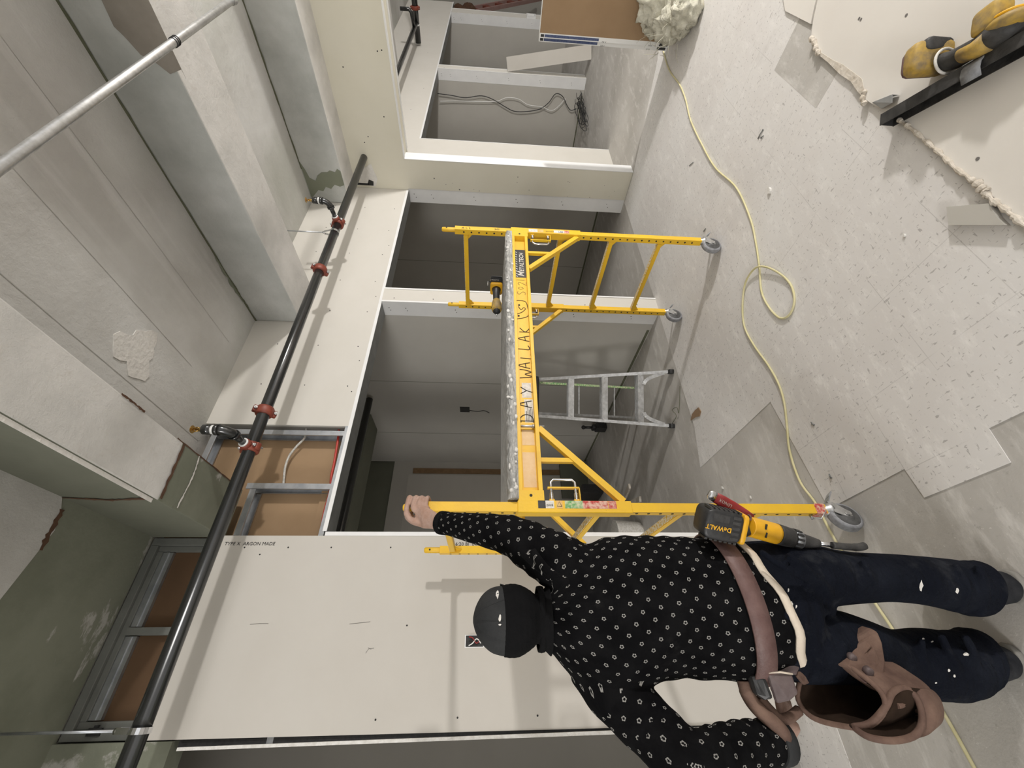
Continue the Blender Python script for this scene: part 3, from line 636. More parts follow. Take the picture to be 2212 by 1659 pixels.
def hanger(x, label, y=PY):
    t = thing('pipe_hanger', label, 'pipe hanger', (x, y, PZ), 'rod hangers of the black pipe')
    MB().tube([(x, y, PZ+.085), (x, y, ZC-.012)], .0055, 8).build('rod', 'galvanised', parent=t)
    b = MB(); R = PR+.004
    pts = [V((x, y+R*math.sin(w), PZ+R*math.cos(w))) for w in [math.radians(d) for d in range(40, 321, 20)]]
    pts = [V((x, y+.012, PZ+.088))]+pts+[V((x, y-.012, PZ+.088))]
    for i in range(len(pts)-1): b.bar(pts[i], pts[i+1], .022, .003, 0, up=XA.cross(pts[i+1]-pts[i]))
    b.cyl((x, y, PZ+.082), (x, y, PZ+.10), .012, 6)
    b.build('ring', 'chrome', parent=t)
hanger(3.28, 'thin rod hanger holding the black pipe beside its right-hand sprinkler branch')
hanger(-.147, 'rod hanger and ring holding the thick left end of the black pipe')
# far bay: pipe along Y with couplings, and the line feeding it
fp = thing('sprinkler_pipe', 'short black pipe with red couplings ending open beyond the bulkhead', 'pipe', (9.55, 2.2, 3.0))
MB().tube([(9.54, .9, 3.0), (9.54, 2.62, 3.0)], .05, 20).build('pipe', 'black_pipe', parent=fp)
for y in (1.75, 2.13): coupling(fp, (9.54, y, 3.0), YA, .05)
MB().tube([(5.0, 2.33, 3.0), (9.50, 2.33, 3.0)], .036, 16).build('feed', 'black_pipe', parent=fp)
b = MB(); b.tube([(9.2, 2.30, 3.0), (9.2, 2.12, 3.02), (9.2, 2.08, 3.06), (9.2, 2.08, 3.2)], .03, 12); b.build('elbow', 'black_pipe', parent=fp)
MB().tube([(9.54, 2.35, 3.0), (9.54, 2.37, 3.0)], .053, 16).build('white_ring', 'white_ring', parent=fp)
# dark pipe inside the back room
rp = thing('dark_pipe', 'dark pipe seen through the left opening in the back room', 'pipe', (1.5, 4.2, 2.98))
MB().tube([(-1, 4.2, 2.98), (2.74, 4.2, 2.98)], .04, 14).build('pipe', 'black_pipe', parent=rp)
MB().tube([(1.2, 4.2, 3.02), (1.2, 4.2, ZC)], .006, 6).build('rod', 'galvanised', parent=rp)
# galvanised conduit close overhead
cz, cy, cr = 2.90, .642, .0150
cd = thing('electrical_conduit', 'shiny galvanised conduit crossing overhead at the top left corner', 'conduit', (1.9, cy, cz))
MB().tube([(.2, cy, cz), (4.2, cy, cz)], cr, 20).build('tube', 'zinc', parent=cd)
b = MB(); b.lathe((2.74, cy, cz), XA, [(0, cr+.004), (.05, cr+.004)], 20); b.lathe((2.76, cy, cz), XA, [(0, cr+.006), (.01, cr+.006)], 20); b.cyl((2.755, cy, cz), (2.755, cy-.026, cz-.01), .005, 8); b.cyl((2.78, cy, cz), (2.78, cy-.026, cz-.01), .005, 8); b.build('connector', 'zinc', parent=cd)
b = MB()
for dx in (0, .014, .026): b.torus((2.12+dx, cy, cz), (1, .15, 0), cr+.0015, .0018, 20, 6)
b.tube([(2.12, cy, cz+cr), (2.10, cy+.01, cz+.04), (2.07, cy+.012, cz+.045)], .0025, 6); b.build('tie_wire', 'black_cable', parent=cd)
# cables in the open stud bay
def cable(name, pts, r, mt, label, cat='cable', group=None, n=8, k=8):
    o = MB().tube(smooth_curve(pts, k), r, n).build(name, mt); return tag(o, label, cat, group)
w = lambda x, y, d=.05: wall_at(x, y, YW+d)
cable('armoured_cable', [w(662, 921), w(658, 945), w(640, 965), w(625, 985), w(616, 1010), w(612, 1045), w(606, 1052, .03)], .008, 'grey_cable', 'grey armoured cable looping through the open stud bay')
cable('red_cable', [w(733, 922, .06), w(730, 950, .05), w(722, 1000, .045), w(716, 1028, .045), w(713, 1060, .055), w(700, 1110, .06), w(690, 1168, .06)], .009, 'red_cable', 'thick red cable along the bottom of the open stud bay')
cable('yellow_cable', [w(733, 990, .03), w(723, 1030, .028), w(713, 1085, .03), w(696, 1140, .028), w(688, 1170, .028)], .009, 'yellow_cable', 'yellow cable beside the red one in the stud bay')
for i in range(5):
    xc = -.47-.075*i
    cable('hanging_cable', [V((xc+.06, 3.24, ZC-.01)), V((xc, 3.24, 2.95)), V((xc-.10, 3.24, 2.2)), V((xc-.22, 3.24, 1.3))], .014+.005*(i % 2), 'black_cable' if i % 3 else 'grey_cable', 'cable in the dark bundle at the left edge above the shaded wall', group='dark cables bundled at the left edge')

# ================================================================ ROLLING SCAFFOLD
X0, X1, Y0, Y1 = .572, 2.462, 1.672, 2.352
ZD = 1.452
sc = thing('rolling_scaffold', 'yellow rolling scaffold with a plaster-caked platform and DAY WALLAK written on its rail', 'scaffold', (1.52, 2.0, 0))
YP = 'yellow_paint'
hw = .0195
for x in (X0, X1):
    for y in (Y0, Y1):
        b = MB(); b.box2((x-hw, y-hw, .135), (x+hw, y+hw, 1.835))
        b.tube([(x, y, 1.83), (x, y, 1.915), (x, y, 1.922)], [.0155, .0155, .011], 14)
        for i in range(32):
            z = .20+i*.0508
            for s_ in (-1, 1): b.disc((x+s_*hw, y, z), (s_, 0, 0), .0062, 1, 10, .0009)
        b.disc((x, y-.0155, 1.89), (0, -1, 0), .005, 1)
        if (x, y) == (X1, Y0): b.text('A L L', .028, (x-hw*.55, y-hw, 1.79), (0, 0, -1), (1, 0, 0), 1); b.text('H1', .03, (x-hw*.55, y-hw, 1.57), (0, 0, -1), (1, 0, 0), 1)
        b.build('post', [YP, 'dark_print'], parent=sc, bevel=.0025)
    for z in (1.762, 1.116, .761, .417):
        b = MB(); b.box2((x-.014, Y0+hw, z-.014), (x+.014, Y1-hw, z+.014)); b.box2((x-.0145, Y0+hw+.01, z+.0142), (x+.0145, Y1-hw-.01, z+.0165), 1)
        b.box2((x-.0165, Y0+hw+.01, z-.012), (x-.0142, Y1-hw-.01, z+.012), 0)
        for y, s_ in ((Y0, 1), (Y1, -1)): b.prism([(x-.002, y+s_*hw, z-.015), (x-.002, y+s_*(hw+.045), z-.015), (x-.002, y+s_*hw, z-.05)], (.004, 0, 0))
        b.build('rung', [YP, 'rung_grip'], parent=sc)
RZ0, RZ1 = 1.352, 1.455
for y, s_ in ((Y0, -1), (Y1, 1)):       # side rails with sleeves, braces and locks
    yo = y+s_*.024                       # outer face of the channel flanges
    b = MB(); xa, xb = X0+.024, X1-.024
    yi = y-s_*.012
    def bx(lo, hi, mt=0): b.box2(tuple(min(p, q) for p, q in zip(lo, hi)), tuple(max(p, q) for p, q in zip(lo, hi)), mt)
    bx((xa, yi, RZ0), (xb, yi+s_*.004, RZ1)); bx((xa, yi, RZ0), (xb, yo, RZ0+.018)); bx((xa, yi, RZ1-.018), (xb, yo, RZ1))
    for xe, d in ((xa, 1), (xb, -1)): bx((xe, yi, RZ0-.004), (xe+d*.045, yo+s_*.001, RZ1+.002)); b.disc((xe+d*.022, yo+s_*.001, (RZ0+RZ1)/2), (0, s_, 0), .0065, 1)
    b.build('side_rail', [YP, 'dark_print'], parent=sc, bevel=.002)
    for x, d in ((X0, 1), (X1, -1)):
        b = MB(); bx((x-.0255, y-.0255, .985), (x+.0255, y+.0255, 1.46)); b.build('sleeve', YP, parent=sc, bevel=.003)
        b = MB(); b.bar((x+d*.028, y, 1.01), (x+d*.375, y, RZ0), .028, .028, up=YA); b.build('brace', YP, parent=sc)
        b = MB(); b.bar((x+d*.215, y, RZ0), (x+d*.215, y, 1.20), .02, .02, up=YA); b.build('brace_strut', YP, parent=sc)
        b = MB(); xs = x+d*.0255; L = .098
        loop = [(xs, y-.006, 1.315), (xs+d*(L-.012), y-.006, 1.315), (xs+d*L, y-.006, 1.303), (xs+d*L, y-.006, 1.222), (xs+d*(L-.012), y-.006, 1.21), (xs, y-.006, 1.21)]
        b.tube(loop, .0055, 10)
        for z in (1.315, 1.21):
            for i in range(8): b.torus((xs+d*(.008+i*.004), y-.006, z), (1, 0, 0), .0075, .0018, 10, 5)
        lp = b.build('locking_pin', 'chrome', parent=sc)
        b = MB(); b.bar((xs+d*.06, y-.006, 1.33), (xs+d*.06, y-.006, 1.195), .006, .018, up=YA); b.bar((xs+d*.06, y-.006, 1.195), (xs, y-.006, 1.195), .004, .018, up=YA)
        for z in (1.315, 1.21): bx((xs, y-.014, z-.011), (xs+d*.010, y+.004, z+.011))
        b.build('pin_guide', YP, parent=lp)
    b = MB()
b = MB()   # writing and labels on the front rail web
fy = Y0+.012-.004; N = (0, -1, 0)
def on(x, y): p = wall_at(x, y, fy); return p
b.add([(2.015, fy-.0006, 1.366), (2.288, fy-.0006, 1.366), (2.288, fy-.0006, 1.434), (2.015, fy-.0006, 1.434)], [(0, 1, 2, 3)], 0)
lab = b.build('maker_label', 'black_plastic', parent=sc)
b = MB(); b.text('M', .056, (2.024, fy-.0010, 1.382), (1, 0, 0), (0, 0, 1), 0, .0004, .28, .0006); b.text('ETALTECH', .0385, (2.072, fy-.0010, 1.382), (1, 0, 0), (0, 0, 1), 0, .0004, .12, .0006)
b.build('lettering', 'white_label', parent=lab)
b = MB()
for i in range(11): b.add([(2.020+i*.0235, fy-.0009, 1.422), (2.026+i*.0235, fy-.0009, 1.422), (2.034+i*.0235, fy-.0009, 1.432), (2.028+i*.0235, fy-.0009, 1.432)], [(0, 1, 2, 3)])
b.build('hatching', 'aluminium', parent=lab)
# marker writing: each letter as pen strokes (x right, z up, unit height)
GL = {'D': [[(.1, 0), (.12, 1)], [(.0, .95), (.35, 1), (.62, .75), (.66, .4), (.45, .08), (.0, 0)]],
      'A': [[(0, 0), (.12, .5), (.32, 1), (.5, .5), (.62, 0)], [(.05, .35), (.55, .42)]],
      'Y': [[(0, 1), (.28, .52)], [(.62, 1), (.28, .5), (.12, 0)]],
      'W': [[(0, 1), (.1, .1), (.2, 0), (.4, .55), (.62, .02), (.82, .5), (.9, 1)]],
      'L': [[(.12, 1), (.08, .5), (.05, .05), (.3, 0), (.5, .12)]],
      'K': [[(.1, 1), (.08, 0)], [(.6, .95), (.12, .45), (.62, .0)]],
      'S': [[(.55, .9), (.3, 1), (.1, .8), (.3, .55), (.5, .35), (.35, .05), (.05, .1)]],
      'o': [[(.3, .8), (.1, .5), (.3, .15), (.5, .5), (.3, .8)]], 'I': [[(.1, 1), (.1, 0)]],
      '2': [[(.05, .8), (.3, 1), (.5, .75), (.05, 0), (.55, .02)]]}
def pen(b, word, x, z, h, adv, wd):
    for i, ch in enumerate(word):
        if ch == ' ': x += adv; continue
        for st in GL[ch]:
            pts = [V((x+p[0]*h*1.02, fy, z+p[1]*h+.006*math.sin(i*2.3))) for p in st]
            b.stroke(smooth_curve(pts, 5), wd, N, 0, .0016)
        x += adv
b = MB(); pen(b, 'DAY', .985, 1.372, .062, .082, .0042); b.build('marker_word', 'dark_print', parent=sc)
b = MB(); pen(b, 'WALLAK', 1.245, 1.370, .060, .062, .0042); b.build('marker_word', 'dark_print', parent=sc)
b = MB()
heart = [(0, .0), (.03, .045), (.075, .055), (.085, .02), (.06, -.01), (.02, -.01), (0, .0)]
b.stroke(smooth_curve([V((1.66+p[0]*1.2, fy, 1.385+p[1])) for p in [(0, .05), (.02, -.012), (.08, -.014), (.12, .0), (.125, .05)]], 5), .0038, N, 0, .0016)
b.stroke(smooth_curve([V((1.70, fy, 1.432)), V((1.715, fy, 1.405)), V((1.74, fy, 1.385)), V((1.752, fy, 1.395)), V((1.735, fy, 1.41)), V((1.76, fy, 1.425))], 5), .0038, N, 0, .0016)
b.disc((1.685, fy-.001, 1.425), N, .006); b.disc((1.772, fy-.001, 1.42), N, .006)
b.build('marker_doodle', 'dark_print', parent=sc)
b = MB(); pen(b, 'So2I', 1.86, 1.378, .05, .042, .0022); b.build('faded_writing', 'olive_crack', parent=sc)
b = MB(); b.add([(.985, fy-.0006, 1.368), (1.115, fy-.0006, 1.368), (1.115, fy-.0006, 1.412), (.985, fy-.0006, 1.412)], [(0, 1, 2, 3)]); b.add([(1.125, fy-.0006, 1.375), (1.215, fy-.0006, 1.375), (1.215, fy-.0006, 1.422), (1.125, fy-.0006, 1.422)], [(0, 1, 2, 3)])
sk = b.build('white_sticker', 'white_label', parent=sc)
b = MB()
for i in range(5): b.add([(.992, fy-.001, 1.374+i*.007), (1.06+.02*math.sin(i*3), fy-.001, 1.374+i*.007), (1.06+.02*math.sin(i*3), fy-.001, 1.377+i*.007), (.992, fy-.001, 1.377+i*.007)], [(0, 1, 2, 3)])
b.build('fine_print', 'faint_print', parent=sk)
b = MB()
for x0, x1 in ((.865, .945), (.665, .83)): b.add([(x0, fy-.0006, 1.372), (x1, fy-.0006, 1.374), (x1, fy-.0006, 1.43), (x0, fy-.0006, 1.428)], [(0, 1, 2, 3)])
b.build('bare_patch', 'peach_bare', parent=sc)
b = MB(); b.cyl((.955, Y0-.008, 1.325), (.955, Y0-.008, 1.468), .006, 10); b.cyl((.955, Y0-.008, 1.458), (.955, Y0-.008, 1.470), .012, 8); b.cyl((.955, Y0-.008, 1.372), (.955, Y0-.008, 1.382), .010, 8); b.build('deck_pin', 'zinc', parent=sc)
# stickers on the sleeves
yf = Y0-.0255
def sticker(x0, x1, z0, z1, mt, name='sticker'): MB().add([(x0, yf-.0006, z0), (x1, yf-.0006, z0), (x1, yf-.0006, z1), (x0, yf-.0006, z1)], [(0, 1, 2, 3)]).build(name, mt, parent=sc)
for z1, z0, mt in ((1.376, 1.345, 'black_plastic'), (1.345, 1.31, 'white_label'), (1.30, 1.275, 'orange_label'), (1.265, 1.19, 'green_label'), (1.19, 1.085, 'red_label'), (1.083, 1.05, 'red_label')): sticker(X0-.008, X0+.024, z0, z1, mt)
b = MB(); b.text('SWIB', .012, (X0, yf-.001, 1.342), (0, 0, -1), (1, 0, 0)); b.stroke([(X0+.0, yf, 1.278), (X0+.02, yf, 1.288), (X0+.0, yf, 1.298), (X0+.0, yf, 1.278)], .002, N, 0, .0012); b.build('sticker_print', 'dark_print', parent=sc)
for z1, z0, mt in ((1.34, 1.28, 'white_label'), (1.275, 1.24, 'orange_label'), (1.17, 1.10, 'white_label'), (1.10, 1.065, 'red_label')): sticker(X1-.018, X1+.012, z0, z1, mt)
b = MB(); b.text('DO NOT', .014, (X1-.012, yf-.001, 1.225), (0, 0, -1), (1, 0, 0)); b.build('sticker_print', 'dark_print', parent=sc); b = MB(); b.text('USE', .02, (X1-.014, yf-.001, 1.14), (0, 0, -1), (1, 0, 0)); b.build('sticker_print', 'dark_print', parent=sc)
# plywood platform caked in plaster
b = MB(); nx = 70
for side, yy in (('f', Y0-.022), ('b', Y1+.02)): pass
top = []; 
grid = []
for i in range(nx+1):
    x = X0+.03+(X1-X0-.06)*i/nx; row = []
    for yy, zz in ((Y0-.030-.006*random.random(), ZD+.002), (Y0-.034-.010*random.random(), ZD+.018), (Y0-.030-.010*random.random(), ZD+.034+.006*random.random()), (Y0-.014, ZD+.043+.007*random.random()), (Y0+.06, ZD+.042+.003*random.random()), (Y1+.02, ZD+.042), (Y1+.03, ZD+.02), (Y1+.02, ZD+.002)): row.append(V((x, yy, zz)))
    grid.append(row)
vs = [p for r in grid for p in r]; k8 = len(grid[0])
b.add(vs, [(i*k8+j, (i+1)*k8+j, (i+1)*k8+(j+1) % k8, i*k8+(j+1) % k8) for i in range(nx) for j in range(k8)]+[tuple(range(k8)), tuple(range(nx*k8, nx*k8+k8))], 0, False)
b.build('platform', 'caked_deck', parent=sc)
b = MB()
for i in range(40):
    x = X0+.05+(X1-X0-.1)*random.random(); b.sphere((x, Y0-.034-.004*random.random(), ZD+.006+.036*random.random()), (.006+.010*random.random(), .005, .004+.006*random.random()), 0, 7, 5)
pl_ = b.build('plaster_lumps', 'gypsum', parent=sc); pl_['kind'] = 'stuff'
# casters
def caster(c, px, ang, lab=None):
    """swivel caster under post c; wheel centre offset towards angle ang"""
    x, y = c; d = V((math.cos(ang), math.sin(ang), 0)); ax = V((-d.y, d.x, 0)); R = .0635
    cs = MB(); cs.lathe((x, y, .105), ZA, [(0, .030), (.012, .032), (.018, .024), (.034, .020), (.036, .0175)], 20)
    wc = V((x, y, R+.002))+d*.036
    root = cs.build('caster', 'zinc', parent=sc)
    b = MB()
    for s_ in (-1, 1):
        o_ = ax*.024*s_
        b.prism([V((x, y, .112))-d*.022+o_, V((x, y, .112))+d*.030+o_, wc+d*.014+o_+ZA*.012, wc+d*.012+o_-ZA*.014, wc-d*.012+o_-ZA*.014, V((x, y, .095))-d*.024+o_], ax*.003*s_)
    b.obox(V((x, y, .111)), d*.028, ax*.026, ZA*.004); b.cyl(wc-ax*.034, wc+ax*.034, .006, 10)
    for s_ in (-1, 1): b.cyl(wc+ax*.028*s_, wc+ax*.035*s_, .011, 6)
    b.build('fork', 'zinc', parent=root)
    b = MB(); b.lathe(wc-ax*.019, ax, [(0, R-.012), (.003, R-.003), (.008, R), (.030, R), (.035, R-.003), (.038, R-.012)], 36); b.build('tyre', 'rubber_tyre', parent=root)
    b = MB()
    for s_ in (-1, 1): b.lathe(wc+ax*.0185*s_, ax*s_, [(0, R-.012), (.0012, R-.014), (.001, .03), (.006, .026), (.008, .018)], 28)
    b.build('hub', 'wheel_hub', parent=root)
    b = MB(); q = V((x, y, .10))-d*.03; b.bar(q, q-d*.035-ZA*.03, .034, .004, 0, up=ax.cross(d)); b.bar(q-d*.035-ZA*.03, q-d*.06-ZA*.055, .03, .006); b.build('brake_pedal', 'galvanised', parent=root)
    return root
caster((X0, Y0), None, math.radians(198)); caster((X1, Y0), None, math.radians(175)); caster((X1, Y1), None, math.radians(182)); caster((X0, Y1), None, math.radians(200))
# tape wraps and wire by the near caster
b = MB(); b.box2((X0-.0215, Y0-.0215, .142), (X0+.0215, Y0+.0215, .185)); b.build('tape_wrap', 'red_label', parent=sc)
b = MB(); b.cyl((X0-.02, Y0, .205), (X0-.04, Y0-.004, .205), .006, 8); b.tube([(X0-.038, Y0, .2), (X0-.04, Y0-.01, .17), (X0-.01, Y0-.03, .15)], .002, 6); b.build('safety_pin', 'galvanised', parent=sc)

# ================================================================ cordless driver lying on the platform
zt = ZD+.046
dr = thing('cordless_driver', 'small yellow and black cordless driver lying on the scaffold platform', 'drill', (2.19, 2.02, zt))
b = MB(); b.rbox((2.335, 2.02, zt+.047), (.032, 0, 0), (0, .056, 0), (0, 0, .045), .25); 
for i in range(5): b.box2((2.308+i*.011, 1.961, zt+.01), (2.313+i*.011, 1.966, zt+.085))
bt = b.build('battery', 'black_plastic', parent=dr, smooth_all=False)
MB().text('DeWALT', .016, (2.318, 1.960, zt+.03), (0, 0, 1), (-1, 0, 0)).build('lettering', 'white_label', parent=bt)
MB().rbox((2.293, 2.02, zt+.046), (.012, 0, 0), (0, .054, 0), (0, 0, .044), .25).build('battery_shoe', 'dewalt_yellow', parent=dr)
b = MB(); b.loft([(V((2.285, 2.02, zt+.046)), YA*.034, ZA*.034), (V((2.262, 2.02, zt+.046)), YA*.026, ZA*.026), (V((2.22, 2.02, zt+.046)), YA*.022, ZA*.024), (V((2.17, 2.02, zt+.045)), YA*.022, ZA*.023), (V((2.145, 2.02, zt+.045)), YA*.026, ZA*.026)], 20); b.build('handle', 'black_plastic', parent=dr)
b = MB(); b.loft([(V((2.16, 2.02, zt+.044)), YA*.034, ZA*.028), (V((2.13, 2.02, zt+.044)), YA*.038, ZA*.034), (V((2.085, 2.02, zt+.042)), YA*.038, ZA*.036), (V((2.065, 2.02, zt+.042)), YA*.030, ZA*.03)], 20); b.build('motor_housing', 'dusty_yellow', parent=dr)
b = MB(); b.lathe((2.068, 2.02, zt+.042), (-1, 0, 0), [(0, .026), (.012, .024), (.016, .014), (.026, .012)], 18); b.build('chuck', 'black_plastic', parent=dr)
MB().cyl((2.045, 2.02, zt+.042), (2.015, 2.02, zt+.042), .0035, 8).build('bit', 'chrome', parent=dr)
b = MB(); b.tube([(2.325, 1.985, zt+.093), (2.325, 1.985, zt+.108), (2.28, 1.985, zt+.108)], .003, 8); b.build('belt_hook', 'chrome', parent=dr)

# ================================================================ step ladder
fA = floor_at(1453, 803); fB = floor_at(1455, 920)
lc = (fA+fB)/2; ld = thing('step_ladder', 'paint-splashed aluminium step ladder standing in the left opening', 'ladder', (lc.x, lc.y, 0))
u = (fA-fB).normalized(); wv = V((-u.y, u.x, 0)) 
if wv.dot(V((.58, .81, 0))) < 0: wv = -wv
HL = 1.14; topc = lc+wv*.28; tw = .165; bw_ = (fA-fB).length/2
def side(s_): return (lc+u*s_*bw_, V((topc.x, topc.y, HL))+u*s_*tw)
for s_ in (-1, 1):
    p, q = side(s_); b = MB(); t = (q-p).normalized()
    nv = t.cross(u).normalized()
    b.bar(p+ZA*.02, q, .026, .004, up=nv)
    b.obox((p+q)/2+wv*.03, u*.002, nv*.032, (q-p)/2); b.build('front_rail', 'aluminium', parent=ld)
    b = MB(); b.rbox(p+ZA*.02, u*.02, wv*.035, ZA*.02, .3); b.build('foot', 'black_plastic', parent=ld)
    # splayed gusset under the bottom step
    b = MB(); z0, z1 = .05, .235
    a0 = p.lerp(q, (z0+.02)/HL)-u*s_*.006; a1 = p.lerp(q, z1/HL)-u*s_*.095
    cur = [a0.lerp(a1, i/8)+(-u*s_*.035*math.sin(math.pi*i/8)*0+ZA*.045*math.sin(math.pi*i/8)) for i in range(9)]
    for i in range(8): b.bar(cur[i], cur[i+1], .03, .012, up=wv)
    b.build('gusset', 'aluminium', parent=ld)
    # rear rail: green, steeper, closer together
    rp_ = lc+wv*.80+u*s_*.155+V((0, 0, .0)); b = MB(); rq = V((topc.x, topc.y, HL-.02))+wv*.06+u*s_*.14
    b.bar(rp_, rq, .03, .02, up=u); b.build('rear_rail', 'green_label' if s_ > 0 else 'aluminium', parent=ld)
    MB().rbox(rp_+ZA*.012, u*.016, wv*.02, ZA*.012, .3).build('foot', 'black_plastic', parent=ld)
for i, z in enumerate((.28, .575, .86)):
    f = z/HL; c = lc.lerp(V((topc.x, topc.y, HL)), f); hwd = bw_+(tw-bw_)*f-.005
    b = MB(); b.obox(V((c.x, c.y, z))+wv*.035, u*hwd, wv*.042, ZA*.004); b.obox(V((c.x, c.y, z-.022))-wv*.006, u*hwd, wv*.002, ZA*.025); b.obox(V((c.x, c.y, z-.012))+wv*.077, u*hwd, wv*.002, ZA*.014)
    for k_ in range(4): b.obox(V((c.x, c.y, z+.005))+wv*(.01+.018*k_), u*hwd, wv*.003, ZA*.0015)
    for s_ in (-1, 1): b.cyl(V((c.x, c.y, z-.02))+u*s_*(hwd-.02)-wv*.008, V((c.x, c.y, z-.02))+u*s_*(hwd-.02)-wv*.013, .006, 8)
    b.build('step', 'aluminium', parent=ld)
b = MB(); b.rbox(V((topc.x, topc.y, HL+.012))+wv*.03, u*(tw+.03), wv*.075, ZA*.03, .2); cp = b.build('top_cap', 'black_plastic', parent=ld)
b = MB()
for z, k_ in ((.30, .7), (.7, .52)):
    f = z/HL; a = (lc+wv*.80).lerp(V((topc.x, topc.y, HL))+wv*.06, f); b.bar(V((a.x, a.y, z))-u*.15, V((a.x, a.y, z))+u*.15, .022, .012)
b.build('rear_brace', 'aluminium', parent=ld)
# one corner of the scaffold stands a little further back: rack the frame
for ob in [o for o in bpy.data.objects if o.type == 'MESH']:
    r = ob
    while r.parent: r = r.parent
    if r is not sc: continue
    for q in ob.data.vertices:
        p = q.co+ORG[ob.name]; f = max(0, min(1.1, (X1-p.x)/(X1-X0)))*(p.y-Y0)/(Y1-Y0)
        if f > 0: q.co += V((.024*f, .095*f, 0))

# ================================================================ THINGS ON THE FLOOR
# ---- loose drywall sheet, lower right
zs = .018
edge = [floor_at(x, y, zs) for x, y in ((1766, 0), (1757, 40), (1752, 78), (1764, 92), (1762, 108), (1772, 122), (1790, 135), (1815, 160), (1835, 172), (1850, 195), (1866, 212), (1880, 222), (1908, 238), (1930, 256), (1950, 268), (1985, 296), (2030, 332), (2075, 370), (2120, 404), (2170, 446), (2212, 482))]
last = edge[-1]; ring = [V((edge[0].x+.05, edge[0].y-.2, zs))]+edge+[V((last.x-.5, last.y+.0, zs)), V((.6, -1.2, zs)), V((3.0, -1.2, zs))]
b = MB(); b.prism([V((p.x, p.y, .004)) for p in ring], (0, 0, zs-.004)); b.s = [False]*len(b.f)
sh = b.build('drywall_sheet', ['drywall_pale']); tag(sh, 'loose drywall sheet lying on the tiles with a torn edge, tools on top', 'drywall sheet')
# torn band where the face paper has ripped away
b = MB(); lo = []; hi = []
pts = [(1768, 118), (1790, 136), (1815, 161), (1838, 176), (1852, 197), (1868, 214)]
inn = [(1772, 112), (1800, 130), (1822, 140), (1846, 158), (1862, 170), (1870, 208)]
b.prism([V((p.x, p.y, zs)) for p in [floor_at(x, y, zs) for x, y in pts]]+[V((p.x, p.y, zs)) for p in [floor_at(x, y, zs) for x, y in inn[::-1]]], (0, 0, .0012)); b.build('torn_band', 'paper_torn', parent=sh)
def crumple(pts, r, name, n=4):
    pts = smooth_curve([floor_at(x, y, zs+.004) for x, y in pts], 9); b = MB(); rs = []
    for i, p in enumerate(pts): rs.append(r*.72*(.75+.3*math.sin(i*.9)+.22*random.random()))
    b.tube([p+V((.002*random.uniform(-1, 1), .002*random.uniform(-1, 1), .002*random.random())) for p in pts], rs, 9)
    for f in range(len(b.s)): b.s[f] = False
    return b.build(name, 'paper_torn', parent=sh)
crumple([(1942, 258), (1962, 272), (1990, 296), (2020, 322), (2045, 345), (2080, 375), (2110, 395)], .011, 'torn_edge')
crumple([(2112, 396), (2122, 408), (2134, 416)], .017, 'torn_edge')
crumple([(2128, 420), (2150, 436), (2180, 458), (2218, 492), (2260, 530)], .013, 'torn_edge')
crumple([(1752, 82), (1760, 92), (1764, 108), (1770, 118)], .016, 'torn_edge'); crumple([(1868, 196), (1864, 212), (1868, 226)], .014, 'torn_edge')
b = MB()
for x, y in ((2112, 343), (1958, 33), (1856, 40), (1860, 42)): p = floor_at(x, y, zs); b.disc((p.x, p.y, zs), (0, 0, 1), .006, 0, 8)
for f in range(1): b.build('screw_dents', 'faint_print', parent=sh)
# small sheet beyond it
q = [floor_at(x, y, .004) for x, y in ((1700, 24), (1755, 52), (1766, 0), (1762, -40), (1690, -30))]
b = MB(); b.prism([V((p.x, p.y, .0045)) for p in q], (0, 0, .010)); tag(b.build('drywall_offcut', 'drywall_pale'), 'small drywall offcut lying past the loose sheet at the top edge', 'drywall offcut')
q = [floor_at(x, y, .003) for x, y in ((2058, 448), (2150, 440), (2168, 470), (2185, 487), (2062, 487))]
b = MB(); b.prism([V((p.x, p.y, .0045)) for p in q], (0, 0, .022)); tag(b.build('drywall_offcut', 'drywall_grey'), 'flat grey scrap half under the crumpled edge of the loose sheet', 'drywall offcut')
# ---- black steel channel with a grey rag tab
c0 = floor_at(1932, 249, zs); c1 = floor_at(2216, 88, zs); cdv = (c1-c0).normalized(); cn = V((-cdv.y, cdv.x, 0));
if cn.y > 0: cn = -cn
b = MB(); cm = (c0+c1)/2; hl = (c1-c0)/2+cdv*.05; cm = cm+cdv*.05
b.obox(cm+ZA*.029-cn*.001, hl, cn*.0015, ZA*.028); b.obox(cm+ZA*.002-cn*.022, hl, cn*.022, ZA*.0015); b.obox(cm+ZA*.056-cn*.022, hl, cn*.022, ZA*.0015)
b.obox(c0+ZA*.029-cn*.02, cdv*.0015, cn*.021, ZA*.028); b.obox(c0+ZA*.052-cn*.008+cdv*.2, cdv*.2, cn*.010, ZA*.002)
ch = b.build('steel_channel', 'dusty_black', bevel=.0015); tag(ch, 'dusty black steel channel lying across the loose drywall sheet', 'steel channel')
# grey hook tab, bent over the channel (belt clip of the tool)
b = MB(); tp = floor_at(2103, 142, zs+.058); vs = []
prof = [(-.045, .004), (-.02, .012), (.0, .010), (.014, .0), (.020, -.016), (.020, -.04)]
for s_ in (-1, 1):
    for a, h in prof: vs.append(tp+cdv*s_*.027+cn*a+ZA*h)
n_ = len(prof); b.add(vs, [(i, i+1, n_+i+1, n_+i) for i in range(n_-1)], 0, True)
tab = b.build('clip_tab', 'rubber_tyre'); md = tab.modifiers.new('thick', 'SOLIDIFY'); md.thickness = .004; tag(tab, 'grey leather-like tab bent over the black channel', 'tab')
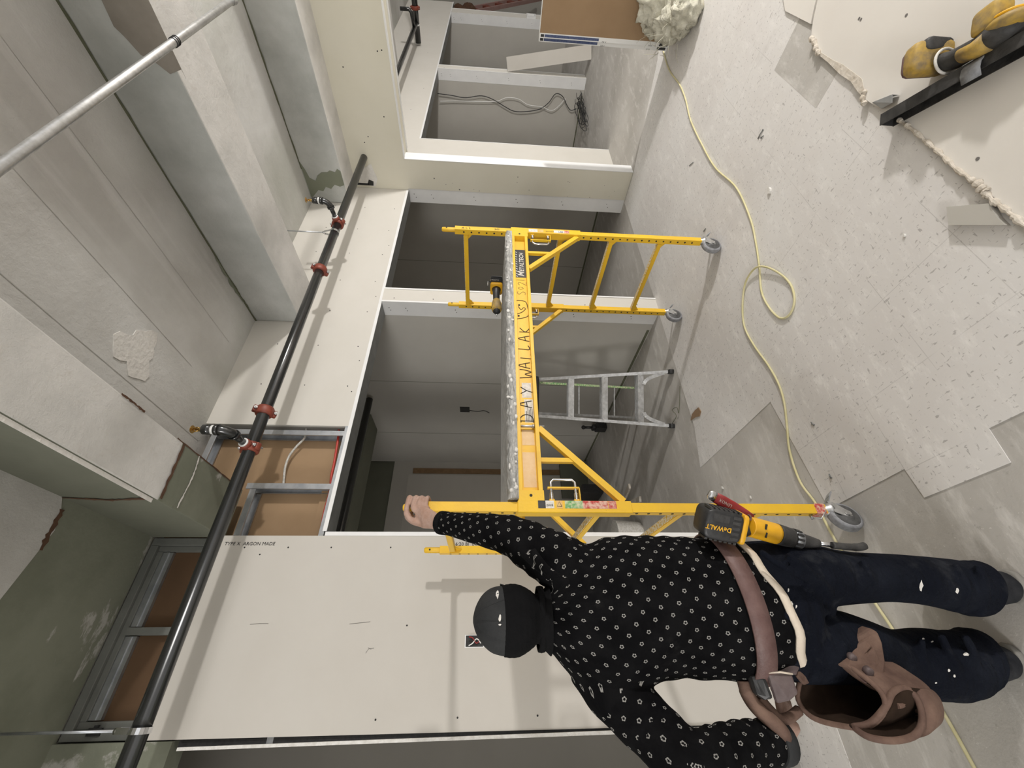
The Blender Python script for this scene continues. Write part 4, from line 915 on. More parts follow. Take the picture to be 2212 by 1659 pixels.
# ---- dusty yellow cordless cut tool behind the channel
sg = floor_at(2040, 120, zs+.02); tl_ = thing('cordless_cutter', 'dusty yellow and grey cordless tool lying behind the black channel', 'power tool', (sg.x, sg.y, zs))
def ft(x, y, z): return floor_at(x, y, .018+z*.72)-cn*.010
bc = ft(2006, 121, .085); a1 = cdv; a2 = -cn
b = MB(); b.rbox(bc, (a1*.030+ZA*.004), a2*.050, (ZA*.062-a1*.012), .3); bt = b.build('battery', 'dusty_yellow', parent=tl_)
b = MB(); b.rbox(bc-a1*.030-ZA*.002, a1*.006, a2*.044, (ZA*.054-a1*.012), .3); b.build('battery_face', 'belt_leather', parent=bt)
b = MB()
for k_ in (-1, 1): b.obox(bc-a1*.034+cn*.020*k_-ZA*.01, a1*.004, a2*.006, ZA*.036-a1*.008)
b.build('rail', 'white_label', parent=bt)
b = MB(); b.rbox(bc+a1*.012+cn*.034-ZA*.01, a1*.022, a2*.022, ZA*.048, .35); b.build('latch', 'dusty_black', parent=bt)
nk = [ft(2040, 128, .06), ft(2062, 122, .062), ft(2090, 106, .068), ft(2120, 92, .075), ft(2150, 72, .078), ft(2190, 48, .07), ft(2215, 34, .06)]
rad = [(.030, .040), (.030, .036), (.028, .034), (.030, .038), (.036, .044), (.034, .036), (.022, .024)]
b = MB(); b.loft([(p, cn*r[0], ZA*r[1]) for p, r in zip(nk, rad)], 20); b.build('body', 'dusty_black', parent=tl_)
b = MB(); b.loft([(p-cn*.012+ZA*.016, cn*r[0]*.82, ZA*r[1]*.78) for p, r in zip(nk[2:5], rad[2:5])], 20); b.build('grip_cover', 'dusty_yellow', parent=tl_)
b = MB(); g0, g1 = ft(2118, 52, .10), ft(2172, 12, .095); b.rbox((g0+g1)/2, (g1-g0)*.60, cn*.036, ZA*.030, .3); b.build('upper_housing', 'dusty_yellow', parent=tl_)
oc = ft(2176, 42, .085); b = MB(); b.sphere(oc, (.055, .024, .040), 0, 20, 12, (cdv, cn, ZA)); b.build('side_cover', 'dusty_yellow', parent=tl_)
b = MB(); b.tube([oc+cn*.018+cdv*.040*math.cos(w)+ZA*.032*math.sin(w) for w in [i*math.pi/12 for i in range(24)]], .0045, 8, closed=True); b.build('cover_rim', 'dewalt_yellow', parent=tl_)
b = MB(); b.torus(ft(2045, 125, .062), cdv, .040, .0045, 24, 8); b.build('grey_ring', 'white_label', parent=tl_)
# ---- bent grey steel plate at the end of the channel
e0 = floor_at(1885, 221, zs); e1 = floor_at(1928, 204, zs+.03); e2 = floor_at(1928, 222, zs+.03); e3 = floor_at(1905, 235, zs)
b = MB(); b.prism([e0, e1, e2, e3], (0, 0, .002)); b.prism([e0, e1, e1-ZA*.028], (.001, .001, 0)); tag(b.build('steel_plate', 'galvanised'), 'small bent grey metal plate poking past the sheet at the channel tip', 'metal plate')

# ---- drywall packs standing on edge under the bulkhead
def pack(x, y1, label):
    t = thing('drywall_pack', label, 'drywall pack', (x, 0, 0), 'taped drywall packs')
    for i in range(2):
        b = MB(); b.box2((x+i*.0155, -1.3, .004), (x+.015+i*.0155, y1-.002, 1.198))
        o = b.build('board', ['brown_paper'], parent=t)
    b = MB(); b.box2((x-.0008, y1-.034, .004), (x+.032, y1, 1.199)); tp_ = b.build('end_tape', 'white_ring', parent=t)
    for z0, z1, mt in ((1.16, 1.19, 'black_plastic'), (.66, 1.155, 'blue_tape'), (.02, .10, 'black_plastic')):
        MB().box2((x-.0016, y1-.026, z0), (x-.0009, y1-.006, z1)).build('tape_print', mt, parent=tp_)
    b = MB(); b.text('5/8 X', .018, (x-.0017, y1-.009, .63), (0, 0, -1), (0, 1, 0)); b.text('54 IN', .016, (x-.0017, y1-.009, .2), (0, 0, -1), (0, 1, 0)); b.build('tape_lettering', 'dark_print', parent=tp_)
    MB().box2((x, -1.3, 1.199), (x+.031, y1-.036, 1.202)).build('top_edge', 'gypsum', parent=t)
pack(4.700, 1.185, 'front drywall pack with brown back face standing on edge under the bulkhead')
pack(4.736, 1.222, 'rear drywall pack whose taped end shows just left of the brown one')
# ---- torn insulation
iw = thing('insulation_batt', 'torn tuft of cream insulation wool at the foot of the brown drywall packs', 'insulation', (4.42, .98, 0))
from mathutils import noise as MN
def wool(c, r, seed, ax=None):
    b = MB(); n, k = 40, 26; base = []
    for i in range(k+1):
        la = -math.pi/2+math.pi*i/k
        for j in range(n):
            lo_ = 2*math.pi*j/n; d = V((math.cos(la)*math.cos(lo_), math.cos(la)*math.sin(lo_), math.sin(la)))
            f = 1+.30*MN.noise(d*2.2+V((seed, 0, 0)))+.22*MN.noise(d*5+V((0, seed, 0)))+.10*MN.noise(d*11+V((seed, 3, 0)))+.05*MN.noise(d*25)
            p = V(c)+V((d.x*r[0], d.y*r[1], d.z*r[2]))*f; p.z = max(p.z, .002); base.append(p)
    b.add(base, [(i*n+j, i*n+(j+1) % n, (i+1)*n+(j+1) % n, (i+1)*n+j) for i in range(k) for j in range(n)], 0, True); return b
for c, r, s_ in (((4.46, .93, .13), (.12, .17, .14), 1.3), ((4.38, .90, .08), (.14, .14, .09), 4.1), ((4.57, 1.00, .20), (.055, .09, .13), 7.7), ((4.3, .82, .10), (.16, .14, .11), 9.2), ((4.52, .84, .2), (.09, .18, .22), 12.3)):
    wool(c, r, s_).build('tuft', 'wool', parent=iw)
b = MB()
for i in range(60):
    a = V((4.45+random.uniform(-.2, .2), .98+random.uniform(-.2, .2), .05+.2*random.random())); d = V((random.uniform(-1, 1), random.uniform(-1, 1), random.uniform(-.2, 1))).normalized()
    b.tube([a, a+d*.08, a+d*.13+V((0, 0, -.02))], [.002, .0015, .0006], 4)
st = b.build('loose_fibres', 'wool', parent=iw); st['kind'] = 'stuff'
# ---- drywall strip leaning on the far pier
p0 = floor_at(1279, 112, 0); p1 = V((8.53, YW-.115, 1.37)); t = (p1-p0).normalized(); sd = t.cross(V((-.97, -.25, 0))).normalized(); nn = t.cross(sd).normalized()
b = MB(); b.obox((p0+p1)/2+ZA*.012, sd*.10, nn*.008, (p1-p0)/2); tag(b.build('drywall_strip', 'drywall'), 'long pale drywall strip leaning against the narrow far pier', 'drywall strip')
# ---- offcuts standing in the far room
for i, (x, lab, mt, hh) in enumerate(((9.0, 'white upright board in the opening behind the leaning strip', 'white_metal', .62), (9.12, 'black upright strip among boards behind the leaning strip', 'black_plastic', .66), (9.26, 'brown wood plank standing behind the leaning strip', 'wood_strip', .40), (9.42, 'white strip between dark ones past the leaning strip', 'white_label', .7), (9.56, 'farthest dark plank behind the leaning strip', 'dark_steel', .6))):
    b = MB(); b.hexa([(x, 3.25, 0), (x+.02, 3.25, 0), (x+.02, 3.36, 0), (x, 3.36, 0), (x+.05, 3.42, hh), (x+.07, 3.42, hh), (x+.07, 3.53, hh), (x+.05, 3.53, hh)]); tag(b.build('board_offcut', mt), lab, 'board', 'boards standing behind the leaning strip')
# ---- cables in the far opening
def curve_thing(name, pts, r, mt, label, cat, group=None, k=8, n=6):
    o = MB().tube(smooth_curve(pts, k), r, n).build(name, mt); return tag(o, label, cat, group)
sx_ = lambda x, y: side_at(x, y, 8.42)
curve_thing('hanging_cable', [sx_(945, 202), sx_(975, 206), sx_(1005, 211), sx_(1040, 207), sx_(1065, 215), sx_(1090, 230), sx_(1110, 240), sx_(1135, 241), sx_(1165, 236), sx_(1185, 222), sx_(1200, 203), sx_(1215, 208), sx_(1225, 228), sx_(1233, 238), sx_(1245, 235)], .0065, 'black_cable', 'dark cable wandering down the far room wall', 'cable')
curve_thing('hanging_cable', [sx_(950, 219), sx_(985, 218), sx_(1020, 219), sx_(1070, 219), sx_(1095, 211), sx_(1120, 214), sx_(1140, 226), sx_(1170, 231), sx_(1195, 238), sx_(1222, 213)], .005, 'white_ring', 'thin white cable on the far room wall beside the dark one', 'cable')
b = MB()
for i in range(14):
    c = V((7.5+1.2*random.random(), 2.85+.25*random.random(), .012+.05*random.random())); w0 = random.random()*6; R_ = .10+.16*random.random(); pts = []
    for j in range(18):
        w = w0+j*.36; pts.append(c+V((R_*1.6*math.cos(w), .35*R_*math.sin(w), .03+.03*math.sin(w*1.7+i)+.004*i)))
    b.tube(smooth_curve(pts, 3), .004+.002*random.random(), 5)
tag(b.build('cable_heap', 'black_cable'), 'tangled heap of dark cables along the floor of the far opening', 'cable heap', None, 'stuff')
# ---- reddish steel ladder in the farthest opening
t0 = wall_at(1012, 24, 3.3); t1 = wall_at(1165, -6, 3.3); rl = thing('red_steel_ladder', 'reddish steel ladder frame lying slanted in the farthest opening at the top', 'ladder', (t0.x, 3.3, t0.z))
u_ = (t1-t0).normalized(); v_ = V((u_.z, 0, -u_.x))
for k_ in (0, 1): MB().bar(t0+v_*(.30*k_-.15), t1+v_*(.30*k_-.15), .05, .09, 0, up=YA).build('stringer', 'pink_steel', parent=rl)
for i in range(6): c = t0.lerp(t1, (i+.5)/6); MB().bar(c-v_*.13, c+v_*.13, .05, .16, 0, up=u_).build('rung', 'brick_red', parent=rl)
b = MB()
for i in range(7): c = wall_at(990+5*i, 22+3*math.sin(i), 3.2); b.sphere(c, .10+.05*random.random(), 0, 8, 6)
tag(b.build('debris_pile', 'rust'), 'dark clump of debris at the foot of the reddish ladder', 'debris', None, 'stuff')
b = MB(); c = wall_at(1147, 37, YW-.02); rect_frame(b, c.x-.10, c.x+.10, c.z-.10, c.z+.10, .03, YW-.06, YW-.015); tag(b.build('switch_box', 'white_metal'), 'small white box on the wall beside the brown drywall packs', 'switch box')

# ---- yellow extension cord
cp_ = [(1431, 104), (1445, 150), (1468, 183), (1481, 215), (1492, 260), (1515, 310), (1545, 362), (1590, 405), (1620, 470), (1632, 520), (1640, 575), (1645, 630), (1662, 665), (1685, 687), (1705, 680), (1716, 650), (1708, 615), (1685, 590), (1655, 576), (1633, 582), (1612, 612), (1604, 660), (1608, 705), (1628, 745), (1660, 790), (1682, 830), (1694, 870), (1700, 920), (1706, 975), (1728, 1040), (1762, 1088), (1800, 1160), (1845, 1230), (1890, 1302), (1930, 1362), (1990, 1460), (2050, 1560), (2105, 1659), (2150, 1740)]
pts = []
for i, (x, y) in enumerate(cp_):
    p = floor_at(x, y, .0095); 
    if 17 <= i <= 20: p = p+V((0, 0, .013 if i in (18, 19) else .006))
    pts.append(p)
curve_thing('extension_cord', pts, .0058, 'cord_yellow', 'pale yellow extension cord looping across the tiles and under the worker', 'cord', k=10, n=10)
# ---- debris
sp = floor_at(1507, 890, .004); b = MB(); q = [floor_at(x, y, .004) for x, y in ((1493, 908), (1496, 895), (1503, 886), (1510, 880), (1515, 889), (1512, 899), (1503, 901))]
b.prism(q, (0, 0, .006)); tag(b.build('paper_scrap', 'leaf_paper'), 'torn brown paper scrap on the floor in front of the step ladder', 'paper scrap')
curve_thing('wire_scrap', [floor_at(1452, 915, .004), floor_at(1461, 898, .02), floor_at(1452, 886, .03), floor_at(1462, 880, .03), floor_at(1466, 892, .01), floor_at(1468, 862, .008), floor_at(1469, 834, .004)], .0025, 'olive_crack', 'thin wire scrap curled by the ladder foot', 'wire')
def chip(i, x, y, s, label, mt='gypsum', group='white plaster crumbs'):
    p = floor_at(x, y, .003); b = MB(); ps = []
    for j in range(7):
        w = 2*math.pi*j/7; r = s*(.6+.6*random.random()); ps.append(V((p.x+r*math.cos(w), p.y+r*.7*math.sin(w), .0032)))
    b.prism(ps, (random.uniform(-.3, .3)*s, random.uniform(-.3, .3)*s, s*.6)); return tag(b.build('plaster_crumb', mt), label, 'debris')
chip(0, 1561, 1053, .012, 'white plaster crumb on bare concrete, left one by the worker\'s knife'); chip(1, 1622, 1074, .009, 'small white plaster crumb above the black battery')
chip(2, 1662, 1093, .008, 'tiny white crumb touching the near scaffold post'); chip(3, 1664, 412, .02, 'flat pale plaster chip inside the cord curve by the bulkhead side', 'plaster_patch')
chip(4, 1955, 508, .010, 'white crumb alone on the tiles, lower right', 'gypsum')
chip(5, 1645, 1100, .006, 'smallest crumb beside the near post', 'gypsum')
for (x0, y0), (x1, y1), lab in (((1637, 300), (1648, 280), 'bent dark screw on the tiles near the far cord'), ((1489, 358), (1497, 351), 'little dark nail by the column foot'), ((1520, 500), (1524, 494), 'dark screw beside the right caster'), ((1649, 293), (1644, 298), 'tiny dark screw lying next to the bent one'), ((1791, 1024), (1795, 1032), 'black screw near the edge of the tiles'), ((1752, 912), (1758, 918), 'dark sliver on the tiles by the cord')):
    a = floor_at(x0, y0, .006); c = floor_at(x1, y1, .006); b = MB(); b.tube([a, a.lerp(c, .5)+V((0, 0, .002)), c], .0028, 6); b.lathe(c, (c-a), [(0, .0055), (.002, .004)], 8); tag(b.build('screw', 'dark_steel'), lab, 'screw')
# rubbish in the left opening: bucket, boards, rags
bp = floor_at(1375, 1150, 0); bp = V((1.05, 3.05, 0))
b = MB(); bk0 = floor_at(1385, 1152, 0); b.lathe((bk0.x, bk0.y, 0), ZA, [(0, .10), (.02, .11), (.26, .125), (.27, .13)], 24); tag(b.build('bucket', 'white_label'), 'dusty white bucket just inside the left opening', 'bucket')
for i, (xa, ya, xb, yb, lab, mt) in enumerate(((1345, 1085, 1360, 1050, 'pale stick leaning in rubbish behind the scaffold brace', 'paper_torn'), (1350, 1093, 1383, 1078, 'second pale stick of rubbish lying behind the brace', 'paper_torn'), (1335, 1100, 1352, 1108, 'white lath on the floor behind the near scaffold sleeve', 'drywall'))):
    a = floor_at(xa, ya, .02); c = floor_at(xb, yb, .10); b = MB(); b.bar(a, c, .05, .02); tag(b.build('lath', mt), lab, 'lath', 'laths on the floor of the left opening')
fr = side_at(1303, 924, 2.70); b = MB(); b.rbox((fr.x, fr.y, .16), (.03, 0, 0), (0, .05, 0), (0, 0, .03), .3); b.tube([(fr.x, fr.y, .16), (fr.x, fr.y+.0, .28)], .018, 10); b.sphere((fr.x, fr.y, .30), .028, 0, 12, 8); b.box2((fr.x-.035, fr.y-.06, 0), (fr.x+.035, fr.y+.06, .14)); tag(b.build('dark_tool', 'black_plastic'), 'dark tool standing at the foot of the wall behind the step ladder', 'tool')
b = MB(); bd = floor_at(1290, 1075, 0); b.obox((bd.x, bd.y, .14), (.06, 0, 0), (0, .35, 0), (0, 0, .14)); tag(b.build('black_case', 'black_plastic', bevel=.01), 'black case on the floor deep in the left opening', 'case')
# outlet box in the tall board behind the worker's head
b = MB(); q0 = wall_at(1025, 1385, YW-.016); b.box2((q0.x-.030, YW-.0175, q0.z-.052), (q0.x+.030, YW-.015, q0.z+.052)); ob_ = b.build('outlet_box', 'white_metal'); tag(ob_, 'cut-out outlet box with loose wires in the tall board beside the worker\'s head', 'outlet box')
MB().box2((q0.x-.026, YW-.0185, q0.z-.047), (q0.x+.026, YW-.0176, q0.z+.047)).build('box_inside', 'black_plastic', parent=ob_)
for i, mt in enumerate(('white_ring', 'black_cable', 'red_handle')):
    MB().tube(smooth_curve([V((q0.x-.02+.02*i, YW-.018, q0.z+.03)), V((q0.x-.01+.012*i, YW-.03, q0.z+.01)), V((q0.x+.01-.01*i, YW-.028, q0.z-.012)), V((q0.x+.012*i-.01, YW-.019, q0.z-.035))]), .003, 6).build('wire', mt, parent=ob_)
# ================================================================ THE WORKER
FH = V((.30, .954, 0)).normalized(); RH = V((FH.y, -FH.x, 0))      # he faces the wall, a little to our right
def sec(xr, yr, xl, yl, d, hd, k=1.0):
    c = at((xr+xl)/2, (yr+yl)/2, d); a, e = ray(xr, yr), ray(xl, yl)
    nf = FH; kf = (c-EYE).dot(nf); r = EYE+a*(kf/a.dot(nf)); l = EYE+e*(kf/e.dot(nf))
    return ((r+l)/2, (l-r)/2*k, FH*hd*k)
def resample(secs, n):
    """Catmull-Rom between loft sections"""
    out = []
    for i in range(len(secs)-1):
        s0, s1, s2, s3 = secs[max(i-1, 0)], secs[i], secs[i+1], secs[min(i+2, len(secs)-1)]
        for j in range(n):
            t = j/n
            out.append(tuple(.5*((2*b_)+(c_-a_)*t+(2*a_-5*b_+4*c_-d_)*t*t+(3*b_-a_-3*c_+d_)*t**3) for a_, b_, c_, d_ in zip(s0, s1, s2, s3)))
    out.append(secs[-1]); return out
def limb(pts, n=6):
    """pts = (x, y, d, r): smooth path and radii"""
    P = smooth_curve([at(x, y, d) for x, y, d, r in pts], n); R4 = smooth_curve([V((r, 0, 0)) for x, y, d, r in pts], n)
    return P, [q.x for q in R4]
def fuse(b, name, mats, parent, voxel, smooth, origin_of=None):
    """join overlapping closed pieces into one continuous skin"""
    o = b.build('tmp', mats, parent=parent)
    m = o.modifiers.new('r', 'REMESH'); m.mode = 'VOXEL'; m.voxel_size = voxel; m.use_smooth_shade = True
    s_ = o.modifiers.new('s', 'SMOOTH'); s_.factor = .5; s_.iterations = smooth
    dg = bpy.context.evaluated_depsgraph_get(); me = bpy.data.meshes.new_from_object(o.evaluated_get(dg))
    bpy.data.objects.remove(o); me.name = name
    ob = bpy.data.objects.new(name, me); COL.objects.link(ob); ob.parent = parent; ORG[ob.name] = ORG[parent.name]
    me.polygons.foreach_set('use_smooth', [True]*len(me.polygons)); return ob

heelR = at(2203, 1268, 1.215); heelL = at(2203, 1428, 1.215)
man = thing('person', 'worker seen from behind, black flowered shirt, dark cap, right hand on scaffold post', 'person', ((heelR.x+heelL.x)/2, (heelR.y+heelL.y)/2, 0))

TORSO = [sec(1572, 1166, 1697, 1450, 1.16, .130), sec(1552, 1163, 1660, 1462, 1.155, .130), sec(1535, 1162, 1618, 1470, 1.15, .126), sec(1480, 1160, 1520, 1466, 1.145, .118), sec(1440, 1158, 1455, 1464, 1.14, .116), sec(1400, 1157, 1400, 1478, 1.135, .118), sec(1350, 1157, 1345, 1492, 1.13, .120), sec(1305, 1162, 1300, 1497, 1.13, .118), sec(1262, 1180, 1255, 1480, 1.13, .104), sec(1225, 1212, 1220, 1445, 1.13, .086), sec(1196, 1255, 1193, 1412, 1.13, .068), sec(1174, 1285, 1174, 1396, 1.128, .058), sec(1160, 1290, 1160, 1390, 1.125, .054)]
ARM_R = [(1275, 1245, 1.16, .072), (1225, 1222, 1.175, .078), (1170, 1193, 1.215, .0735), (1112, 1160, 1.28, .062), (1065, 1148, 1.335, .055), (1010, 1138, 1.42, .047), (975, 1132, 1.48, .041), (954, 1129, 1.515, .038)]
ARM_L = [(1275, 1425, 1.11, .070), (1318, 1483, 1.075, .073), (1395, 1560, 1.02, .069), (1455, 1618, .965, .064), (1492, 1642, .945, .061), (1535, 1638, .955, .058), (1590, 1618, .985, .053), (1640, 1606, 1.015, .048), (1688, 1600, 1.04, .043)]
PEL = [sec(1560, 1176, 1650, 1450, 1.155, .118), sec(1630, 1168, 1690, 1462, 1.16, .130), sec(1680, 1168, 1722, 1468, 1.165, .130), sec(1705, 1176, 1738, 1466, 1.168, .10)]
LEG_R = [sec(1660, 1168, 1685, 1318, 1.19, .126), sec(1735, 1172, 1745, 1316, 1.19, .114), sec(1798, 1186, 1800, 1308, 1.188, .094), sec(1852, 1193, 1855, 1303, 1.185, .084), sec(1920, 1196, 1920, 1300, 1.182, .074), sec(1987, 1201, 1987, 1306, 1.19, .072), sec(2040, 1206, 2040, 1317, 1.197, .074), sec(2080, 1211, 2082, 1328, 1.203, .078), sec(2100, 1210, 2103, 1332, 1.207, .078), sec(2118, 1216, 2120, 1328, 1.209, .072)]
LEG_L = [sec(1670, 1306, 1706, 1472, 1.135, .122), sec(1745, 1308, 1766, 1474, 1.138, .114), sec(1810, 1318, 1822, 1476, 1.146, .100), sec(1870, 1338, 1875, 1484, 1.16, .093), sec(1930, 1360, 1930, 1494, 1.183, .086), sec(1985, 1357, 1985, 1507, 1.19, .086), sec(2035, 1361, 2035, 1514, 1.197, .088), sec(2075, 1363, 2078, 1512, 1.203, .090), sec(2094, 1355, 2098, 1502, 1.207, .086), sec(2112, 1364, 2115, 1490, 1.209, .078)]
def shrink(s, k): return [(P, A*k, B*k) for P, A, B in s]
# ---- body: one continuous skin (most of it under the clothes)
b = MB()
b.loft(shrink(resample(TORSO, 3), .84), 24)
for A_ in (ARM_R, ARM_L):
    P, R4 = limb(A_); b.tube(P, [r*.80 for r in R4], 16)
b.loft(shrink(PEL, .84), 24); b.loft(shrink(resample(LEG_R, 2), .80), 20); b.loft(shrink(resample(LEG_L, 2), .80), 20)
hc = at(1100, 1340, 1.125)
b.sphere(hc+ZA*.004, (.074, .092, .082), 0, 24, 16, (RH, FH, ZA)); b.sphere(hc+FH*.034-ZA*.046, (.047, .060, .058), 0, 20, 12, (RH, FH, ZA))
b.loft([(hc-ZA*.13+FH*.0, RH*.048, FH*.048), (hc-ZA*.04, RH*.046, FH*.046)], 20)
nz = hc+FH*.104-ZA*.012; b.sphere(nz-ZA*.012, (.013, .018, .012), 0, 12, 8, (RH, FH, ZA)); b.sphere(nz+ZA*.012-FH*.008, (.008, .012, .026), 0, 12, 8, (RH, FH, ZA))
for s_ in (-1, 1):
    b.sphere(hc+RH*.070*s_-ZA*.008-FH*.004, (.010, .022, .032), 0, 12, 8, (RH, FH, ZA)); b.sphere(hc+FH*.088+RH*.033*s_+ZA*.02, (.022, .012, .008), 0, 12, 8, (RH, FH, ZA))
b.sphere(hc+FH*.092-ZA*.050, (.024, .010, .007), 0, 12, 8, (RH, FH, ZA)); b.sphere(hc+FH*.086-ZA*.088, (.022, .018, .016), 0, 12, 8, (RH, FH, ZA))
# right hand, closed round the top of the near post
wr = at(962, 1129, 1.505); pc = V((X0, Y0, 0))
def tubeR(pts, rr): b.tube(smooth_curve(pts, 5), [q.x for q in smooth_curve([V((r, 0, 0)) for r in rr], 5)], 12)
hb0 = at(930, 1121, 1.565); hb1 = at(905, 1113, 1.605)
b.loft([(wr, RH*.026, (ZA*.3+FH).normalized()*.020), (at(945, 1127, 1.535), RH*.029, FH*.019), (hb0, RH*.036, FH*.020), (at(915, 1117, 1.585), RH*.042, FH*.019), (hb1, RH*.042+ZA*.008, FH*.017), (at(897, 1110, 1.615), RH*.036+ZA*.010, FH*.013)], 20)
kn = [(878, 1107), (893, 1095), (906, 1091), (919, 1092)]          # index .. little finger knuckles along the top of the fist
zt_ = [1.905, 1.883, 1.862, 1.842]
for i, (x, y) in enumerate(kn):
    k0 = at(x+7, y+9, 1.610); k1 = at(x, y, 1.622); z = k1.z
    e1 = V((X0+.040, Y0-.004, z+.002)); e2 = V((X0+.034, Y0+.034, z-.003)); e3 = V((X0-.004, Y0+.040, z-.005)); e4 = V((X0-.026, Y0+.030, z-.006))
    rr = (.0105, .0110, .0105, .0095) [i]
    tubeR([k0, k1, e1, e2, e3, e4], [rr*1.05, rr*1.12, rr, rr*.95, rr*.9, rr*.72])
t0 = at(918, 1132, 1.585); t1 = at(893, 1126, 1.60); z = t1.z
tubeR([t0, t1, at(880, 1116, 1.622), V((X0-.034, Y0+.012, z+.022)), V((X0-.022, Y0+.036, z+.020))], [.015, .0135, .0115, .0105, .0075])
# left hand, on the hip behind the pouch strap
w0 = at(1684, 1600, 1.04); m0 = at(1706, 1588, 1.05)
b.loft([(at(1662, 1602, 1.03), RH*.024, FH*.022), (at(1676, 1598, 1.04), RH*.026, FH*.020), (at(1690, 1584, 1.055), RH*.018+ZA*.026, FH*.018), (at(1702, 1562, 1.065), RH*.016+ZA*.030, FH*.016), (at(1708, 1552, 1.07), RH*.010+ZA*.018, FH*.009)], 18)
for i in range(4):
    q = at(1690+7*i, 1556+3*i, 1.06+.006*i); tubeR([q, q+RH*.030+FH*.008-ZA*.004, q+RH*.050+FH*.022-ZA*.010, q+RH*.056+FH*.044-ZA*.014], [.0105, .010, .009, .007])
q = at(1684, 1585, 1.04); tubeR([q, q+RH*.022-FH*.014+ZA*.010, q+RH*.044-FH*.010+ZA*.012], [.0125, .0115, .0085])
body = fuse(b, 'body', 'skin', man, .0042, 2)
b = MB()
for s_ in (-1, 1): b = MB(); b.sphere(hc+FH*.092+RH*.033*s_+ZA*.006, .011, 0, 14, 10); b.build('eye', 'white_ring', parent=man)

# ---- shirt
def wavy(P, R4, amp, freq, i0=0): return [r*(1+amp*math.sin(freq*i)*(1 if i >= i0 else 0)) for i, r in enumerate(R4)]
b = MB()
ts = resample(TORSO, 5); ts2 = []
for i, (P, A_, B_) in enumerate(ts):
    f = 1+.012*math.sin(i*1.3)*(1 if i < 40 else 0); ts2.append((P, A_*f, B_*f))
b.loft(ts2, 40)
P, R4 = limb(ARM_R, 7); R4 = [r*(1+.035*math.sin(i*1.15)*math.exp(-((i-20)/9.)**2)+.05*math.sin(i*1.9)*math.exp(-((i-10)/6.)**2)) for i, r in enumerate(R4)]; PR_, RR_ = P, R4; b.tube(P, R4, 22)
P, R4 = limb(ARM_L, 7); R4 = [r*(1+(.075*math.sin(i*1.75) if 34 < i < 52 else .02*math.sin(i*1.1))) for i, r in enumerate(R4)]; PL_, RL_ = P, R4; b.tube(P, R4, 22)
# soft fold lines: shallow ridges from shoulder blade and waist
for pts, r in (([(1150, 1190, 1.13), (1185, 1235, 1.06), (1230, 1260, 1.045)], .012), ([(1120, 1185, 1.2), (1150, 1215, 1.12), (1190, 1250, 1.07)], .010), ([(1440, 1460, 1.10), (1470, 1420, 1.05), (1520, 1360, 1.04)], .009), ([(1560, 1440, 1.07), (1570, 1390, 1.035), (1590, 1340, 1.03)], .009), ([(1395, 1480, 1.07), (1410, 1440, 1.04), (1430, 1400, 1.035)], .010)):
    b.tube(smooth_curve([at(*q) for q in pts], 5), r, 10)
shirt = fuse(b, 'shirt', 'flower_shirt', man, .0055, 5)
me = shirt.data; uvl = me.uv_layers.new(name='UVMap'); org = ORG[shirt.name]
segs = [(PR_, RR_), (PL_, RL_)]; cen = at(1400, 1315, 1.13)
info = []
for Ps, Rs in segs:
    ln = [0]
    for i in range(len(Ps)-1): ln.append(ln[-1]+(Ps[i+1]-Ps[i]).length)
    fr_ = []; a = None
    for i in range(len(Ps)):
        t = (Ps[min(i+1, len(Ps)-1)]-Ps[max(i-1, 0)]).normalized()
        if a is None: a = (FH-t*FH.dot(t)).normalized()
        else: a = (a-t*a.dot(t)).normalized()
        fr_.append((t, a, t.cross(a)))
    info.append((Ps, Rs, ln, fr_))
vreg = []
for v_ in me.vertices:
    p = v_.co+org; best = None
    for k_, (Ps, Rs, ln, fr_) in enumerate(info):
        for i in range(13, len(Ps)):
            dd = (p-Ps[i]).length
            if dd < Rs[i]*1.35 and (best is None or dd < best[2]): best = (k_, i, dd)
    vreg.append(best)
def uvof(p, reg):
    if reg is None:
        q = p-cen; return (math.atan2(q.dot(RH), -q.dot(FH)*1.5+.02)*.20, p.z)
    k_, i = reg; Ps, Rs, ln, fr_ = info[k_]; t, a, c = fr_[i]; q = p-Ps[i]
    return (math.atan2(q.dot(a), q.dot(c))*.062, ln[i]+q.dot(t)+3*k_)
for pl in me.polygons:
    rg = [vreg[v_] for v_ in pl.vertices]; arms = [r for r in rg if r]
    reg = (arms[0][0], arms[0][1]) if len(arms) >= 3 else None
    us = []
    for li in pl.loop_indices:
        u_, v_ = uvof(me.vertices[me.loops[li].vertex_index].co+org, reg); us.append([li, u_, v_])
    if reg and max(u[1] for u in us)-min(u[1] for u in us) > .15:
        for u in us:
            if u[1] < 0: u[1] += 2*math.pi*.062
    for li, u_, v_ in us: uvl.data[li].uv = (u_, v_)
